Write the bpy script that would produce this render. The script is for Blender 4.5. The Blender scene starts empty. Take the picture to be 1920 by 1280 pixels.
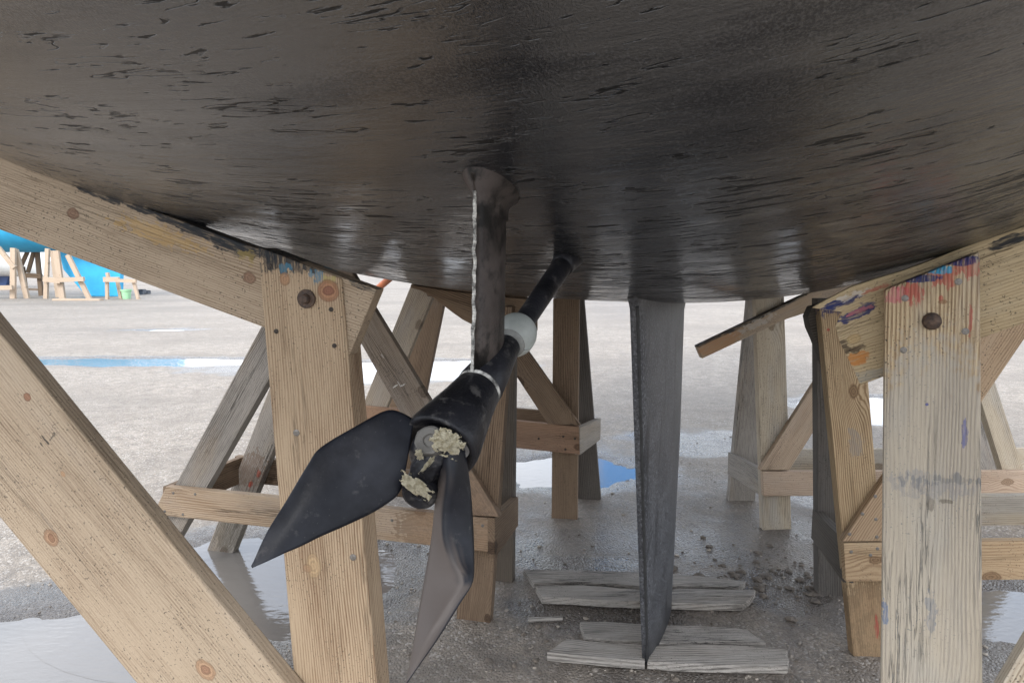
import bpy, bmesh, math, random
from mathutils import Vector, Matrix, noise as mnoise
random.seed(7)
rad = math.radians
sc = bpy.context.scene

# ------------------------------------------------------------------ camera, sky, sun, exposure
CAM_H = 1.4; FPX = 1280.0; PITCH = math.atan(155/1280)
cam_data = bpy.data.cameras.new('camera'); cam = bpy.data.objects.new('camera', cam_data)
sc.collection.objects.link(cam)
cam.location = (0, 0, CAM_H); cam.rotation_euler = (math.pi/2-PITCH, 0, 0)
cam_data.sensor_width = 36; cam_data.lens = 24; cam_data.clip_end = 1500; cam_data.clip_start = 0.02
sc.camera = cam

SUN_EL, SUN_AZ = 42, 200            # azimuth from +Y clockwise: behind the camera, a little left
world = bpy.data.worlds.new('World'); sc.world = world; world.use_nodes = True
wn = world.node_tree; wn.nodes.clear()
def wnode(t, **k):
    n = wn.nodes.new(t)
    for a, b in k.items(): setattr(n, a, b)
    return n
w_out = wnode('ShaderNodeOutputWorld'); w_bg = wnode('ShaderNodeBackground')
w_sky = wnode('ShaderNodeTexSky', sky_type='NISHITA', sun_disc=False)
w_sky.sun_elevation = rad(SUN_EL); w_sky.sun_rotation = rad(SUN_AZ)
w_bg.inputs['Strength'].default_value = 0.15
w_tc = wnode('ShaderNodeTexCoord'); w_map = wnode('ShaderNodeMapping'); w_map.inputs['Scale'].default_value = (1, 1, 2.2)
w_n = wnode('ShaderNodeTexNoise'); w_n.inputs['Scale'].default_value = 2.1; w_n.inputs['Detail'].default_value = 7
w_r = wnode('ShaderNodeValToRGB'); w_r.color_ramp.elements[0].position = 0.40; w_r.color_ramp.elements[1].position = 0.56
w_mix = wnode('ShaderNodeMix', data_type='RGBA'); w_mix.inputs[7].default_value = (7.7, 8.15, 8.9, 1)
L = wn.links.new
L(w_tc.outputs['Generated'], w_map.inputs[0]); L(w_map.outputs[0], w_n.inputs['Vector']); L(w_n.outputs['Fac'], w_r.inputs[0])
w_k = wnode('ShaderNodeMapRange'); w_k.inputs[3].default_value = .5; w_k.inputs[4].default_value = 1.0
L(w_r.outputs[0], w_k.inputs[0]); L(w_k.outputs[0], w_mix.inputs[0]); L(w_sky.outputs[0], w_mix.inputs[6]); L(w_mix.outputs[2], w_bg.inputs[0]); L(w_bg.outputs[0], w_out.inputs[0])

sun_d = bpy.data.lights.new('sun', 'SUN'); sun_d.energy = 1.4; sun_d.angle = rad(20); sun_d.color = (1, .985, .965)
sun = bpy.data.objects.new('sun', sun_d); sc.collection.objects.link(sun)
sun_dir = Vector((math.sin(rad(SUN_AZ))*math.cos(rad(SUN_EL)), math.cos(rad(SUN_AZ))*math.cos(rad(SUN_EL)), math.sin(rad(SUN_EL))))
sun.rotation_euler = sun_dir.to_track_quat('Z', 'Y').to_euler()

sc.view_settings.view_transform = 'Standard'; sc.view_settings.look = 'None'
sc.view_settings.exposure = 1.2; sc.view_settings.gamma = 1

# ------------------------------------------------------------------ survey helpers: real distances from the photo's sight lines
CAM = Vector((0, 0, CAM_H))
FW = Vector((0, math.cos(PITCH), -math.sin(PITCH))); UP = Vector((0, math.sin(PITCH), math.cos(PITCH))); RI = Vector((1, 0, 0))
def ray(px, py): return FW + RI*((px-960)/FPX) + UP*((640-py)/FPX)
def ground(px, py, z=0.0):
    r = ray(px, py); return CAM + r*((z-CAM_H)/r.z)
def at_depth(px, py, d): return CAM + ray(px, py)*d
PSI = rad(22.3456)
BF = Vector((math.sin(PSI), math.cos(PSI), 0)); BR = Vector((math.cos(PSI), -math.sin(PSI), 0))   # boat forward / starboard
T0 = ground(1208, 1237, .035).dot(BR)
def centre(px, py, t=0.0):                       # a point on the boat's centre plane
    r = ray(px, py); return CAM + r*((t+T0)/r.dot(BR))
class Frame:                                     # an upright plane of a stand
    def __init__(s, anchor, yaw):
        s.n = Vector((math.sin(yaw), math.cos(yaw), 0)); s.t = Vector((math.cos(yaw), -math.sin(yaw), 0)); s.k = anchor.dot(s.n)
    def P(s, px, py, off=0.0):
        r = ray(px, py); return CAM + r*((s.k+off)/r.dot(s.n))
def lerp(a, b, t): return a+(b-a)*t
def sstep(a, b, x):
    x = min(1, max(0, (x-a)/(b-a))); return x*x*(3-2*x)
# hull surface, fitted to the photo's sight lines
def hull_z(s, t):
    k, k3, bL, bR, dL, dR, b1L, b1R = -.02683, -.01499, .06778, .18346, .01456, .04255, -.01832, .00823
    def z0(s): return 1.236+(.066+k)*(s-2.9)**2+k3*(s-2.9)**3
    if s < .4: z = z0(.4) - .50*(s-.4)
    elif s > 3.2: z = z0(3.2) + .035*(s-3.2)**2
    else: z = z0(s)
    u = min(max(s, 0.2), 4.5)-1.4
    b, d = (bL+b1L*u, dL) if t < 0 else (bR+b1R*u, dR)
    return z + b*t*t + d*t**4
def hull_at(p): return hull_z(p.dot(BF), p.dot(BR)-T0)

# ------------------------------------------------------------------ object helpers
COL = sc.collection; WORLD = {}
def place(o, M, parent):
    COL.objects.link(o)
    o.matrix_basis = M
    if parent is not None:
        o.parent = parent; o.matrix_parent_inverse = WORLD[parent].inverted()
    WORLD[o] = M
    return o
def thing(name, label, cat, loc, group=None):
    o = bpy.data.objects.new(name, None); o.empty_display_size = .1
    place(o, Matrix.Translation(loc), None)
    o['label'] = label; o['category'] = cat
    if group: o['group'] = group
    return o
def tag(o, label=None, cat=None, group=None, kind=None):
    if label: o['label'] = label
    if cat: o['category'] = cat
    if group: o['group'] = group
    if kind: o['kind'] = kind
    return o
def mesh_obj(name, bm, mat, parent=None, M=None, smooth=False):
    me = bpy.data.meshes.new(name); bm.normal_update(); bm.to_mesh(me); bm.free()
    for m in (mat if isinstance(mat, (list, tuple)) else [mat]): me.materials.append(m)
    if smooth:
        for p in me.polygons: p.use_smooth = True
    return place(bpy.data.objects.new(name, me), M or Matrix.Identity(4), parent)
def pydata(name, vs, fs, mat, parent=None, M=None, smooth=True):
    me = bpy.data.meshes.new(name); me.from_pydata([tuple(v) for v in vs], [], fs); me.update()
    me.materials.append(mat)
    if smooth:
        for p in me.polygons: p.use_smooth = True
    return place(bpy.data.objects.new(name, me), M or Matrix.Identity(4), parent)
def basis(o, x, y, z):
    M = Matrix.Identity(4)
    for i in range(3): M[i][0], M[i][1], M[i][2], M[i][3] = x[i], y[i], z[i], o[i]
    return M
def slab(name, pts, nrm, thick, mat, parent, bev=.003, along=None, wobble=0.0):
    """polygon of world points extruded by thick along nrm (away from the viewer); local X runs along the grain"""
    n = len(pts)
    if along is None:
        i = max(range(n), key=lambda i: (pts[(i+1) % n]-pts[i]).length); X = (pts[(i+1) % n]-pts[i])
    else: X = along
    Z = -nrm.normalized(); X = (X-Z*X.dot(Z)).normalized(); Y = Z.cross(X)
    c = sum(pts, Vector())/n
    M = basis(c, X, Y, Z); Mi = M.inverted()
    loc = [Mi @ p for p in pts]
    bm = bmesh.new()
    top = [bm.verts.new((v.x, v.y, 0)) for v in loc]; bot = [bm.verts.new((v.x, v.y, -thick)) for v in loc]
    bm.faces.new(top); bm.faces.new(bot[::-1])
    for i in range(n):
        j = (i+1) % n; bm.faces.new((top[j], top[i], bot[i], bot[j]))
    bmesh.ops.recalc_face_normals(bm, faces=bm.faces)
    if wobble:
        edges = [e for e in bm.edges if e.calc_length() > .15]
        bmesh.ops.subdivide_edges(bm, edges=edges, cuts=6, use_grid_fill=True)
        sd = random.random()*50
        for v in bm.verts:
            q = Vector((v.co.x*9+sd, v.co.y*9, v.co.z*9)); v.co += Vector((0, mnoise.noise(q), mnoise.noise(q+Vector((7, 3, 1)))*.6))*wobble
    if bev:
        es = [e for e in bm.edges if e.is_manifold and e.calc_face_angle(0) > .5]
        bmesh.ops.bevel(bm, geom=es, offset=bev, segments=2, profile=.6, affect='EDGES', clamp_overlap=True)
    o = mesh_obj(name, bm, mat, parent, M)
    return o
def board(name, fr, off, pix, thick, mat, parent, **k):
    pts = [fr.P(x, y, off) for x, y in pix]
    for p in pts:
        if p.z < -.03: p.z = -.03
    return slab(name, pts, fr.n, thick, mat, parent, **k)
def leg(name, fr, off, q, thick, mat, parent, **k):
    """q: top-left, top-right, low-right, low-left pixels on the two edges; both edges run down into the ground"""
    a, b, c, d = [fr.P(x, y, off) for x, y in q]
    def down(p, r):
        v = r-p; return p+v*((-.03-p.z)/v.z)
    return slab(name, [a, b, down(b, c), down(a, d)], fr.n, thick, mat, parent, along=d-a, **k)
def rail(name, fr, off, pa, pb, z0, z1, thick, mat, parent, **k):
    a = Vector((pa.x, pa.y, 0)); b = Vector((pb.x, pb.y, 0))
    v = Vector((0, 0, 1))
    return slab(name, [a+v*z1, b+v*z1, b+v*z0, a+v*z0], fr.n, thick, mat, parent, along=b-a, **k)
def lathe(bm, rings, seg=24, cap=True):
    """rings: (centre, axis-normal basis u, w, radius)"""
    prev = None; first = None
    for c, u, w, r in rings:
        cur = [bm.verts.new(c+u*(r*math.cos(2*math.pi*i/seg))+w*(r*math.sin(2*math.pi*i/seg))) for i in range(seg)]
        if prev:
            for i in range(seg):
                j = (i+1) % seg; bm.faces.new((prev[i], prev[j], cur[j], cur[i]))
        else: first = cur
        prev = cur
    if cap:
        bm.faces.new(first[::-1]); bm.faces.new(prev)
    bmesh.ops.recalc_face_normals(bm, faces=bm.faces)
def axis_basis(d):
    d = d.normalized(); u = d.orthogonal().normalized(); return u, d.cross(u)
def tube(a, b, r0, r1=None, seg=16, bm=None):
    bm = bm or bmesh.new(); u, w = axis_basis(b-a)
    lathe(bm, [(a, u, w, r0), (b, u, w, r0 if r1 is None else r1)], seg); return bm
def bolt(fr, off, px, py, r, parent, washer=True, mat=None, h=.012):
    c = fr.P(px, py, off); n = -fr.n
    u, w = axis_basis(n); bm = bmesh.new()
    rings = []
    if washer:
        rings += [(c-n*.002, u, w, r), (c+n*.004, u, w, r), (c+n*.0052, u, w, r*.93), (c+n*.0052, u, w, r*.55), (c+n*h, u, w, r*.5), (c+n*(h+.003), u, w, r*.36)]
    else:
        rings += [(c-n*.002, u, w, r), (c+n*h*.35, u, w, r*.97), (c+n*h*.75, u, w, r*.75), (c+n*h, u, w, r*.35)]
    lathe(bm, rings, 20)
    for v in bm.verts: v.co += Vector((mnoise.noise(v.co*300), mnoise.noise(v.co*310+Vector((4, 4, 4))), 0))*.0008
    return mesh_obj('bolt', bm, mat or MAT['rust'], parent, smooth=False)
def nail(fr, off, px, py, r, parent, mat=None):
    c = fr.P(px, py, off); n = -fr.n; u, w = axis_basis(n); bm = bmesh.new()
    lathe(bm, [(c-n*.002, u, w, r), (c+n*.0012, u, w, r), (c+n*.002, u, w, r*.6)], 12)
    return mesh_obj('nail_head', bm, mat or MAT['nail'], parent)

# ------------------------------------------------------------------ materials
MAT = {}
class NT:
    def __init__(s, name):
        s.m = bpy.data.materials.new(name); s.m.use_nodes = True; s.t = s.m.node_tree; s.t.nodes.clear()
        s.out = s.n('ShaderNodeOutputMaterial'); s.b = s.n('ShaderNodeBsdfPrincipled'); s.l(s.b.outputs[0], s.out.inputs[0])
        s.tc = s.n('ShaderNodeTexCoord')
    def n(s, t, **k):
        x = s.t.nodes.new(t)
        for a, b in k.items(): setattr(x, a, b)
        return x
    def l(s, a, b): s.t.links.new(a, b)
    def put(s, sock, v):
        if hasattr(v, 'is_linked') or isinstance(v, bpy.types.NodeSocket): s.l(v, sock)
        else: sock.default_value = v
    def math(s, op, a, b=0.0, c=0.0, clamp=False):
        x = s.n('ShaderNodeMath', operation=op, use_clamp=clamp)
        for i, v in enumerate((a, b, c)): s.put(x.inputs[i], v)
        return x.outputs[0]
    def vmath(s, op, a, b=(0, 0, 0)):
        x = s.n('ShaderNodeVectorMath', operation=op); s.put(x.inputs[0], a); s.put(x.inputs[1], b)
        return x.outputs[1] if op in ('LENGTH', 'DOT_PRODUCT', 'DISTANCE') else x.outputs[0]
    def noise(s, vec, scale, detail=3, rough=.5, dist=0.0):
        x = s.n('ShaderNodeTexNoise'); s.l(vec, x.inputs['Vector'])
        x.inputs['Scale'].default_value = scale; x.inputs['Detail'].default_value = detail
        x.inputs['Roughness'].default_value = rough; x.inputs['Distortion'].default_value = dist
        return x.outputs['Fac']
    def scaled(s, vec, v): return s.vmath('MULTIPLY', vec, v)
    def mix(s, f, a, b, blend='MIX'):
        x = s.n('ShaderNodeMix', data_type='RGBA', blend_type=blend); s.put(x.inputs[0], f)
        for i, v in ((6, a), (7, b)):
            if isinstance(v, tuple): v = tuple(v)+(1,) if len(v) == 3 else v
            s.put(x.inputs[i], v)
        return x.outputs[2]
    def step(s, x, a, b):
        r = s.n('ShaderNodeMapRange', interpolation_type='SMOOTHSTEP'); s.put(r.inputs[0], x)
        r.inputs[1].default_value = a; r.inputs[2].default_value = b
        return r.outputs[0]
    def bump(s, h, dist, strength=1.0, prev=None):
        x = s.n('ShaderNodeBump'); x.inputs['Distance'].default_value = dist; x.inputs['Strength'].default_value = strength
        s.l(h, x.inputs['Height'])
        if prev is not None: s.l(prev, x.inputs['Normal'])
        return x.outputs[0]

def wood(name, light, dark, grey, greyness=.3, spacing=.011, knots=.55, fibre=.5, ring=.6, blobs=(), rough=.8, crack=.5, seed=None, bump=1.0, speck=.75):
    q = NT(name); P = q.tc.outputs['Object']
    oi = q.n('ShaderNodeObjectInfo')
    rv = q.n('ShaderNodeCombineXYZ')
    sd = seed if seed is not None else 0
    r1 = q.math('MULTIPLY_ADD', oi.outputs['Random'], 37.0, sd)
    q.l(r1, rv.inputs[0]); q.l(q.math('MULTIPLY', r1, 1.7), rv.inputs[1]); q.l(q.math('MULTIPLY', r1, .6), rv.inputs[2])
    V = q.vmath('ADD', P, rv.outputs[0])
    sx = q.n('ShaderNodeSeparateXYZ'); q.l(V, sx.inputs[0])
    yy = q.math('MULTIPLY_ADD', sx.outputs[2], .75, sx.outputs[1])
    # knots
    kv = q.n('ShaderNodeTexVoronoi', voronoi_dimensions='2D'); kv.inputs['Scale'].default_value = 1.0; kv.inputs['Randomness'].default_value = .85
    q.l(q.scaled(V, (3.0, 5.0, 0)), kv.inputs['Vector'])
    ks = q.n('ShaderNodeSeparateXYZ'); q.l(kv.outputs['Color'], ks.inputs[0])
    sel = q.math('GREATER_THAN', ks.outputs[0], knots)
    kd = q.math('ADD', kv.outputs['Distance'], q.math('MULTIPLY', q.math('SUBTRACT', q.noise(V, 60, 2), .5), .05))
    size = q.math('MULTIPLY_ADD', ks.outputs[1], .07, .055)
    kn = q.math('MULTIPLY', sel, q.math('SUBTRACT', 1.0, q.step(q.math('DIVIDE', kd, size), .85, 1.15)))
    pull = q.math('MULTIPLY', sel, q.math('POWER', 2.718, q.math('MULTIPLY', q.math('MULTIPLY', kd, kd), -18.0)))
    # annual rings running along X
    w1 = q.noise(q.scaled(V, (.9, 5, 5)), 1.0, 3, .55)
    w2 = q.noise(q.scaled(V, (5, 30, 30)), 1.0, 2, .5)
    phi = q.math('ADD', q.math('MULTIPLY', yy, 1/spacing), q.math('MULTIPLY_ADD', w1, .055/spacing, q.math('MULTIPLY_ADD', w2, .0045/spacing, q.math('MULTIPLY', pull, .034/spacing))))
    sn = q.math('SINE', q.math('MULTIPLY', phi, 6.2832))
    rg = q.math('POWER', q.math('MULTIPLY_ADD', sn, .5, .5), 1.8)
    patch = q.step(q.noise(q.scaled(V, (1.6, 9, 9)), 1.0, 2), .32, .68)
    rg = q.math('MULTIPLY', rg, q.math('MULTIPLY_ADD', patch, .6, .4))
    fb = q.noise(q.scaled(V, (9, 260, 260)), 1.0, 3, .6)
    fb2 = q.noise(q.scaled(V, (30, 700, 700)), 1.0, 2, .6)
    tone = q.noise(q.scaled(V, (2.2, 11, 11)), 1.0, 4, .6)
    f = q.math('MULTIPLY_ADD', rg, ring*1.25, .04)
    f = q.math('ADD', f, q.math('MULTIPLY', q.math('SUBTRACT', fb, .5), fibre*2.4))
    f = q.math('ADD', f, q.math('MULTIPLY', q.math('SUBTRACT', tone, .5), 1.3))
    f = q.math('ADD', f, q.math('MULTIPLY', q.math('SUBTRACT', fb2, .5), fibre*1.6), clamp=True)
    col = q.mix(f, light, dark)
    gr = q.step(q.noise(q.scaled(V, (1.5, 6, 6)), 1.0, 5, .65), .62-.5*greyness, .80-.4*greyness)
    col = q.mix(q.math('MULTIPLY', gr, min(1, greyness*1.3)), col, q.mix(f, grey, tuple(c*.42 for c in grey)))
    # knot colour: ring of dark bark, warm heart
    krings = q.math('MULTIPLY_ADD', q.math('SINE', q.math('MULTIPLY', kd, 190.0)), .5, .5)
    kcol = q.mix(krings, tuple(a*.62 for a in dark), tuple(min(1, a*1.15) for a in dark))
    col = q.mix(q.math('MULTIPLY', kn, .85), col, kcol)
    # long drying cracks and dirt specks
    ck = q.noise(q.scaled(V, (2.5, 75, 75)), 1.0, 4, .6)
    ckm = q.math('MULTIPLY', q.math('SUBTRACT', 1.0, q.step(q.math('ABSOLUTE', q.math('SUBTRACT', ck, .5)), .004, .022)), q.math('MULTIPLY', q.step(q.noise(q.scaled(V, (1.3, 10, 10)), 1.3, 2), .5, .66), crack))
    col = q.mix(ckm, col, tuple(c*.12 for c in dark))
    sp = q.noise(V, 190, 2, .5)
    spm = q.math('MULTIPLY', q.step(sp, .63, .68), q.math('MULTIPLY', q.step(q.noise(V, 4, 3), .36, .60), speck))
    col = q.mix(spm, col, (.035, .03, .025))
    h = q.math('SUBTRACT', q.math('MULTIPLY_ADD', rg, .55, q.math('MULTIPLY_ADD', fb, .5, q.math('MULTIPLY', fb2, .3))), q.math('MULTIPLY', ckm, 1.6))
    rgh = rough
    # paint and stains, in metres on the board
    if blobs:
        nz = q.n('ShaderNodeTexNoise'); q.l(q.scaled(P, (22, 130, 60)), nz.inputs['Vector']); nz.inputs['Scale'].default_value = 1.0; nz.inputs['Detail'].default_value = 5; nz.inputs['Roughness'].default_value = .65
        nz2 = q.n('ShaderNodeTexNoise'); q.l(P, nz2.inputs['Vector']); nz2.inputs['Scale'].default_value = 55; nz2.inputs['Detail'].default_value = 4
        jit = q.vmath('ADD', q.vmath('SUBTRACT', nz.outputs['Color'], (.5, .5, .5)), q.vmath('SUBTRACT', nz2.outputs['Color'], (.5, .5, .5)))
        rr = rough
        for (cx, cy, rx, ry, colr, amp, opac) in blobs:
            d = q.vmath('SUBTRACT', P, (cx, cy, 0))
            d = q.vmath('ADD', q.vmath('MULTIPLY', d, (1/rx, 1/ry, 0)), q.vmath('MULTIPLY', jit, (amp*2.6, amp*2.6, 0)))
            mk = q.math('MULTIPLY', q.math('SUBTRACT', 1.0, q.step(q.vmath('LENGTH', d), .86, 1.06)), opac)
            if amp > .3: mk = q.math('MULTIPLY', mk, q.math('MULTIPLY_ADD', q.step(nz.outputs['Fac'], .36, .54), .6, .4))
            if amp <= .3 and max(colr)-min(colr) > .05:
                ln_ = q.vmath('LENGTH', d)
                rg_ = q.math('MULTIPLY_ADD', q.math('SINE', q.math('MULTIPLY_ADD', ln_, 17.0, q.math('MULTIPLY', nz2.outputs['Fac'], 4.0))), .5, .5)
                rg_ = q.math('MAXIMUM', q.math('MULTIPLY', rg_, .55), q.step(ln_, .70, .98))
                c2 = q.mix(rg_, tuple(min(1, a*1.25) for a in colr), tuple(a*.50 for a in colr))
            else: c2 = tuple(colr)
            col = q.mix(mk, col, c2)
    q.l(col, q.b.inputs['Base Color']); q.b.inputs['Roughness'].default_value = rough
    q.b.inputs['Specular IOR Level'].default_value = .25
    q.l(q.bump(h, .0016*bump, .9), q.b.inputs['Normal'])
    return q.m
def blobs_for(o, fr, off, specs):
    """specs: px, py, half-length and half-width in photo pixels, colour, raggedness, opacity -> metres on the board"""
    Mi = WORLD[o].inverted(); out = []
    for px, py, rx, ry, c, amp, op in specs:
        p = fr.P(px, py, off); k = (p-CAM).dot(FW)/FPX; v = Mi @ p
        out.append((v.x, v.y, rx*k, ry*k, c, amp, op))
    return out

FRESH = dict(light=(.345, .258, .17), dark=(.135, .075, .04), grey=(.36, .29, .21))
SAND = dict(light=(.335, .262, .185), dark=(.14, .09, .054), grey=(.38, .31, .24))
OLDG = dict(light=(.31, .26, .205), dark=(.12, .088, .062), grey=(.30, .275, .245))
BRWN = dict(light=(.205, .142, .092), dark=(.07, .043, .027), grey=(.21, .175, .145))
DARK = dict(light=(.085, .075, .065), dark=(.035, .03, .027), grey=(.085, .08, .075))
BLEACH = dict(light=(.43, .36, .265), dark=(.22, .165, .11), grey=(.36, .345, .315))
MAT['wood_sand'] = wood('pale_sandy_timber', **SAND, greyness=.25, spacing=.012, ring=.42, crack=.2, knots=.62)
MAT['wood_grey'] = wood('weathered_grey_timber', **OLDG, greyness=.6, spacing=.008, crack=.7, knots=.7, fibre=.8)
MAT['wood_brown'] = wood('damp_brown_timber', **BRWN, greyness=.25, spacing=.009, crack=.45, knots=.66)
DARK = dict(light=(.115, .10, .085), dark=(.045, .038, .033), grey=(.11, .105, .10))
MAT['wood_dark'] = wood('dark_wet_timber', **DARK, greyness=.3, spacing=.01, crack=.3, knots=.8)  # dark tone for two back posts and a beam
MAT['wood_pale'] = wood('bleached_timber', **BLEACH, greyness=.4, spacing=.009, crack=.45, knots=.66)
MAT['wood_plank'] = wood('driftwood_grey_plank', (.37, .33, .285), (.12, .10, .082), (.34, .315, .285), greyness=.6, spacing=.012, crack=1.0, knots=.8, fibre=1.0, bump=2.2)

def simple(name, col, rough=.5, metal=0.0, spec=.5, var=.25, scale=40, bump=.0005, col2=None):
    q = NT(name); P = q.tc.outputs['Object']
    n1 = q.noise(P, scale, 5, .6); n2 = q.noise(P, scale*6, 2)
    c2 = col2 or tuple(c*(1-var*1.6) for c in col)
    q.l(q.mix(q.step(n1, .3, .7), tuple(col), c2), q.b.inputs['Base Color'])
    q.l(q.math('MULTIPLY_ADD', n1, .3, rough-.15, clamp=True), q.b.inputs['Roughness'])
    q.b.inputs['Metallic'].default_value = metal; q.b.inputs['Specular IOR Level'].default_value = spec
    if bump: q.l(q.bump(q.math('ADD', n1, q.math('MULTIPLY', n2, .4)), bump), q.b.inputs['Normal'])
    return q.m
MAT['rust'] = simple('rusty_steel', (.10, .062, .042), .7, .35, col2=(.045, .033, .028), scale=120, bump=.0012)
MAT['nail'] = simple('galvanised_nail', (.22, .20, .18), .5, .6, scale=200)
MAT['nail_dark'] = simple('dark_nail', (.05, .038, .03), .7, .3, scale=200)

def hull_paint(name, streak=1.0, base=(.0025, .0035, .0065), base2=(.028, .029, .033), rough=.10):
    q = NT(name); P = q.tc.outputs['Object']           # local X across the boat, Y along it
    sx = q.n('ShaderNodeSeparateXYZ'); q.l(P, sx.inputs[0])
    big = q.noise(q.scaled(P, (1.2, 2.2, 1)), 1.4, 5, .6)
    wr = q.noise(q.scaled(P, (3.2, 21, 4)), 1.0, 6, .66, .6)
    fwd = q.step(sx.outputs[1], .6, 1.55)
    port = q.step(q.math('MULTIPLY_ADD', q.math('SUBTRACT', big, .5), 1.1, sx.outputs[0]), .12, -.22)  # port side lighter: the brighter reflection there is put into the paint colour
    wr2 = q.noise(q.scaled(P, (12, 120, 12)), 1.0, 3, .6, .3)
    dens = q.math('MULTIPLY', q.math('MULTIPLY_ADD', q.step(q.noise(P, 2.6, 3, .6), .36, .60), .5, .5), q.math('MULTIPLY_ADD', fwd, .9, .1))
    grain = q.noise(P, 330, 3, .65)
    ln = q.noise(q.scaled(P, (5.5, 44, 6)), 1.0, 3, .55, .25)
    lines = q.math('MULTIPLY', q.math('SUBTRACT', 1.0, q.step(q.math('ABSOLUTE', q.math('SUBTRACT', ln, .43)), .004, .020)), q.step(q.noise(P, 6.5, 3, .6), .49, .57))
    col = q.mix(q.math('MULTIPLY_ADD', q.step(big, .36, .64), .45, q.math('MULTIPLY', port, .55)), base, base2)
    col = q.mix(q.math('MULTIPLY', q.math('MULTIPLY', q.step(wr, .50, .62), dens), .8), col, (.008, .008, .010))
    col = q.mix(q.math('MULTIPLY', q.step(grain, .52, .68), .42), col, (.085, .09, .10))
    col = q.mix(q.math('MULTIPLY', q.step(grain, .48, .34), .5), col, (.006, .006, .007))
    fl = q.noise(q.scaled(P, (13, 98, 12)), 1.0, 4, .60, .5)
    fl2 = q.noise(q.scaled(P, (26, 170, 26)), 1.0, 3, .60, .4)
    dn = q.math('MULTIPLY', q.math('SUBTRACT', q.noise(P, 3.3, 4, .6), .5), .40)
    thr = q.math('ADD', dn, q.math('MULTIPLY_ADD', fwd, .08, -.07))
    flm = q.step(q.math('ADD', fl, thr), .555, .59)
    flm2 = q.math('MULTIPLY', q.step(q.math('ADD', fl2, thr), .54, .60), fwd)
    dark = q.math('MAXIMUM', q.math('MAXIMUM', flm, q.math('MULTIPLY', flm2, .45)), lines, clamp=True)
    patchy = q.noise(q.scaled(P, (2.2, 8, 2)), 1.0, 5, .65)
    col = q.mix(q.math('MULTIPLY', dark, .92), col, (.004, .004, .005))
    q.l(col, q.b.inputs['Base Color'])
    gs = q.math('MULTIPLY', q.step(grain, .40, .62), .35)
    sheen = q.math('MULTIPLY_ADD', q.step(patchy, .38, .62), .62, .40)
    spec = q.math('MULTIPLY', q.math('ADD', sheen, gs), q.math('MULTIPLY_ADD', dark, -.80, 1.0), clamp=True)
    q.l(spec, q.b.inputs['Specular IOR Level'])
    q.l(q.math('ADD', q.math('MULTIPLY_ADD', q.math('SUBTRACT', wr, .5), .5, rough), q.math('MULTIPLY', dark, .35), clamp=True), q.b.inputs['Roughness'])
    q.b.inputs['IOR'].default_value = 1.72
    h = q.math('MULTIPLY', q.math('MULTIPLY_ADD', wr2, .3, wr), dens)
    h = q.math('SUBTRACT', h, q.math('MULTIPLY', dark, .07))
    n = q.bump(h, .016*streak, .95)
    n = q.bump(grain, .0007, .8, n)
    q.l(n, q.b.inputs['Normal'])
    return q.m
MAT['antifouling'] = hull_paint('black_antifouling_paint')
def black_gear(name, base=(.006, .006, .007), scuff=(.10, .09, .085), amount=.5, rough=.32, sc_=45, bmp=.0007, th=(.60, .74)):
    q = NT(name); P = q.tc.outputs['Object']
    n = q.noise(P, sc_, 5, .65); n2 = q.noise(P, 300, 2, .6); n3 = q.noise(P, 12, 4, .6)
    f = q.math('MULTIPLY', q.step(n, th[0], th[1]), amount)
    f = q.math('MAXIMUM', f, q.math('MULTIPLY', q.step(n2, .68, .74), amount*.8))
    col = q.mix(f, q.mix(q.step(n3, .3, .7), base, tuple(c*2.2 for c in base)), scuff)
    q.l(col, q.b.inputs['Base Color']); q.l(q.math('MULTIPLY_ADD', n3, .35, rough-.12, clamp=True), q.b.inputs['Roughness'])
    q.l(q.math('MULTIPLY_ADD', n3, .28, .07), q.b.inputs['Specular IOR Level'])
    q.l(q.bump(q.math('MULTIPLY_ADD', n2, .35, n), bmp), q.b.inputs['Normal'])
    return q.m
MAT['keel'] = black_gear('speckled_black_keel_paint', (.022, .023, .028), (.30, .31, .34), .75, .40, 95)
def keel_paint():
    q = NT('speckled_grey_keel_paint'); P = q.tc.outputs['Object']
    a = q.noise(P, 120, 3, .7); b = q.noise(P, 9, 4, .6); c = q.noise(q.scaled(P, (20, 20, 3)), 1.0, 4, .6)
    col = q.mix(q.step(b, .35, .65), (.048, .050, .056), (.080, .082, .088))
    col = q.mix(q.math('MULTIPLY', q.step(a, .48, .40), .8), col, (.012, .012, .014))
    col = q.mix(q.math('MULTIPLY', q.step(a, .57, .64), .6), col, (.21, .215, .235))
    col = q.mix(q.math('MULTIPLY', q.step(c, .55, .68), .6), col, (.012, .012, .014))
    q.l(col, q.b.inputs['Base Color']); q.l(q.math('MULTIPLY_ADD', a, .4, .25), q.b.inputs['Roughness'])
    q.l(q.bump(a, .0022, .9), q.b.inputs['Normal'])
    return q.m
MAT['keel'] = keel_paint()
MAT['gear'] = black_gear('black_gear_paint', (.006, .006, .0075), (.075, .07, .066), .7, .36, 30, .0016, (.54, .68))
MAT['strut'] = black_gear('dark_brown_strut_paint', (.027, .022, .020), (.004, .004, .004), .9, .42, 22, .0012, (.44, .60))
MAT['blade'] = black_gear('black_blade_paint', (.0055, .006, .0085), (.06, .057, .055), .5, .40, 40, .0003)
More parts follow.
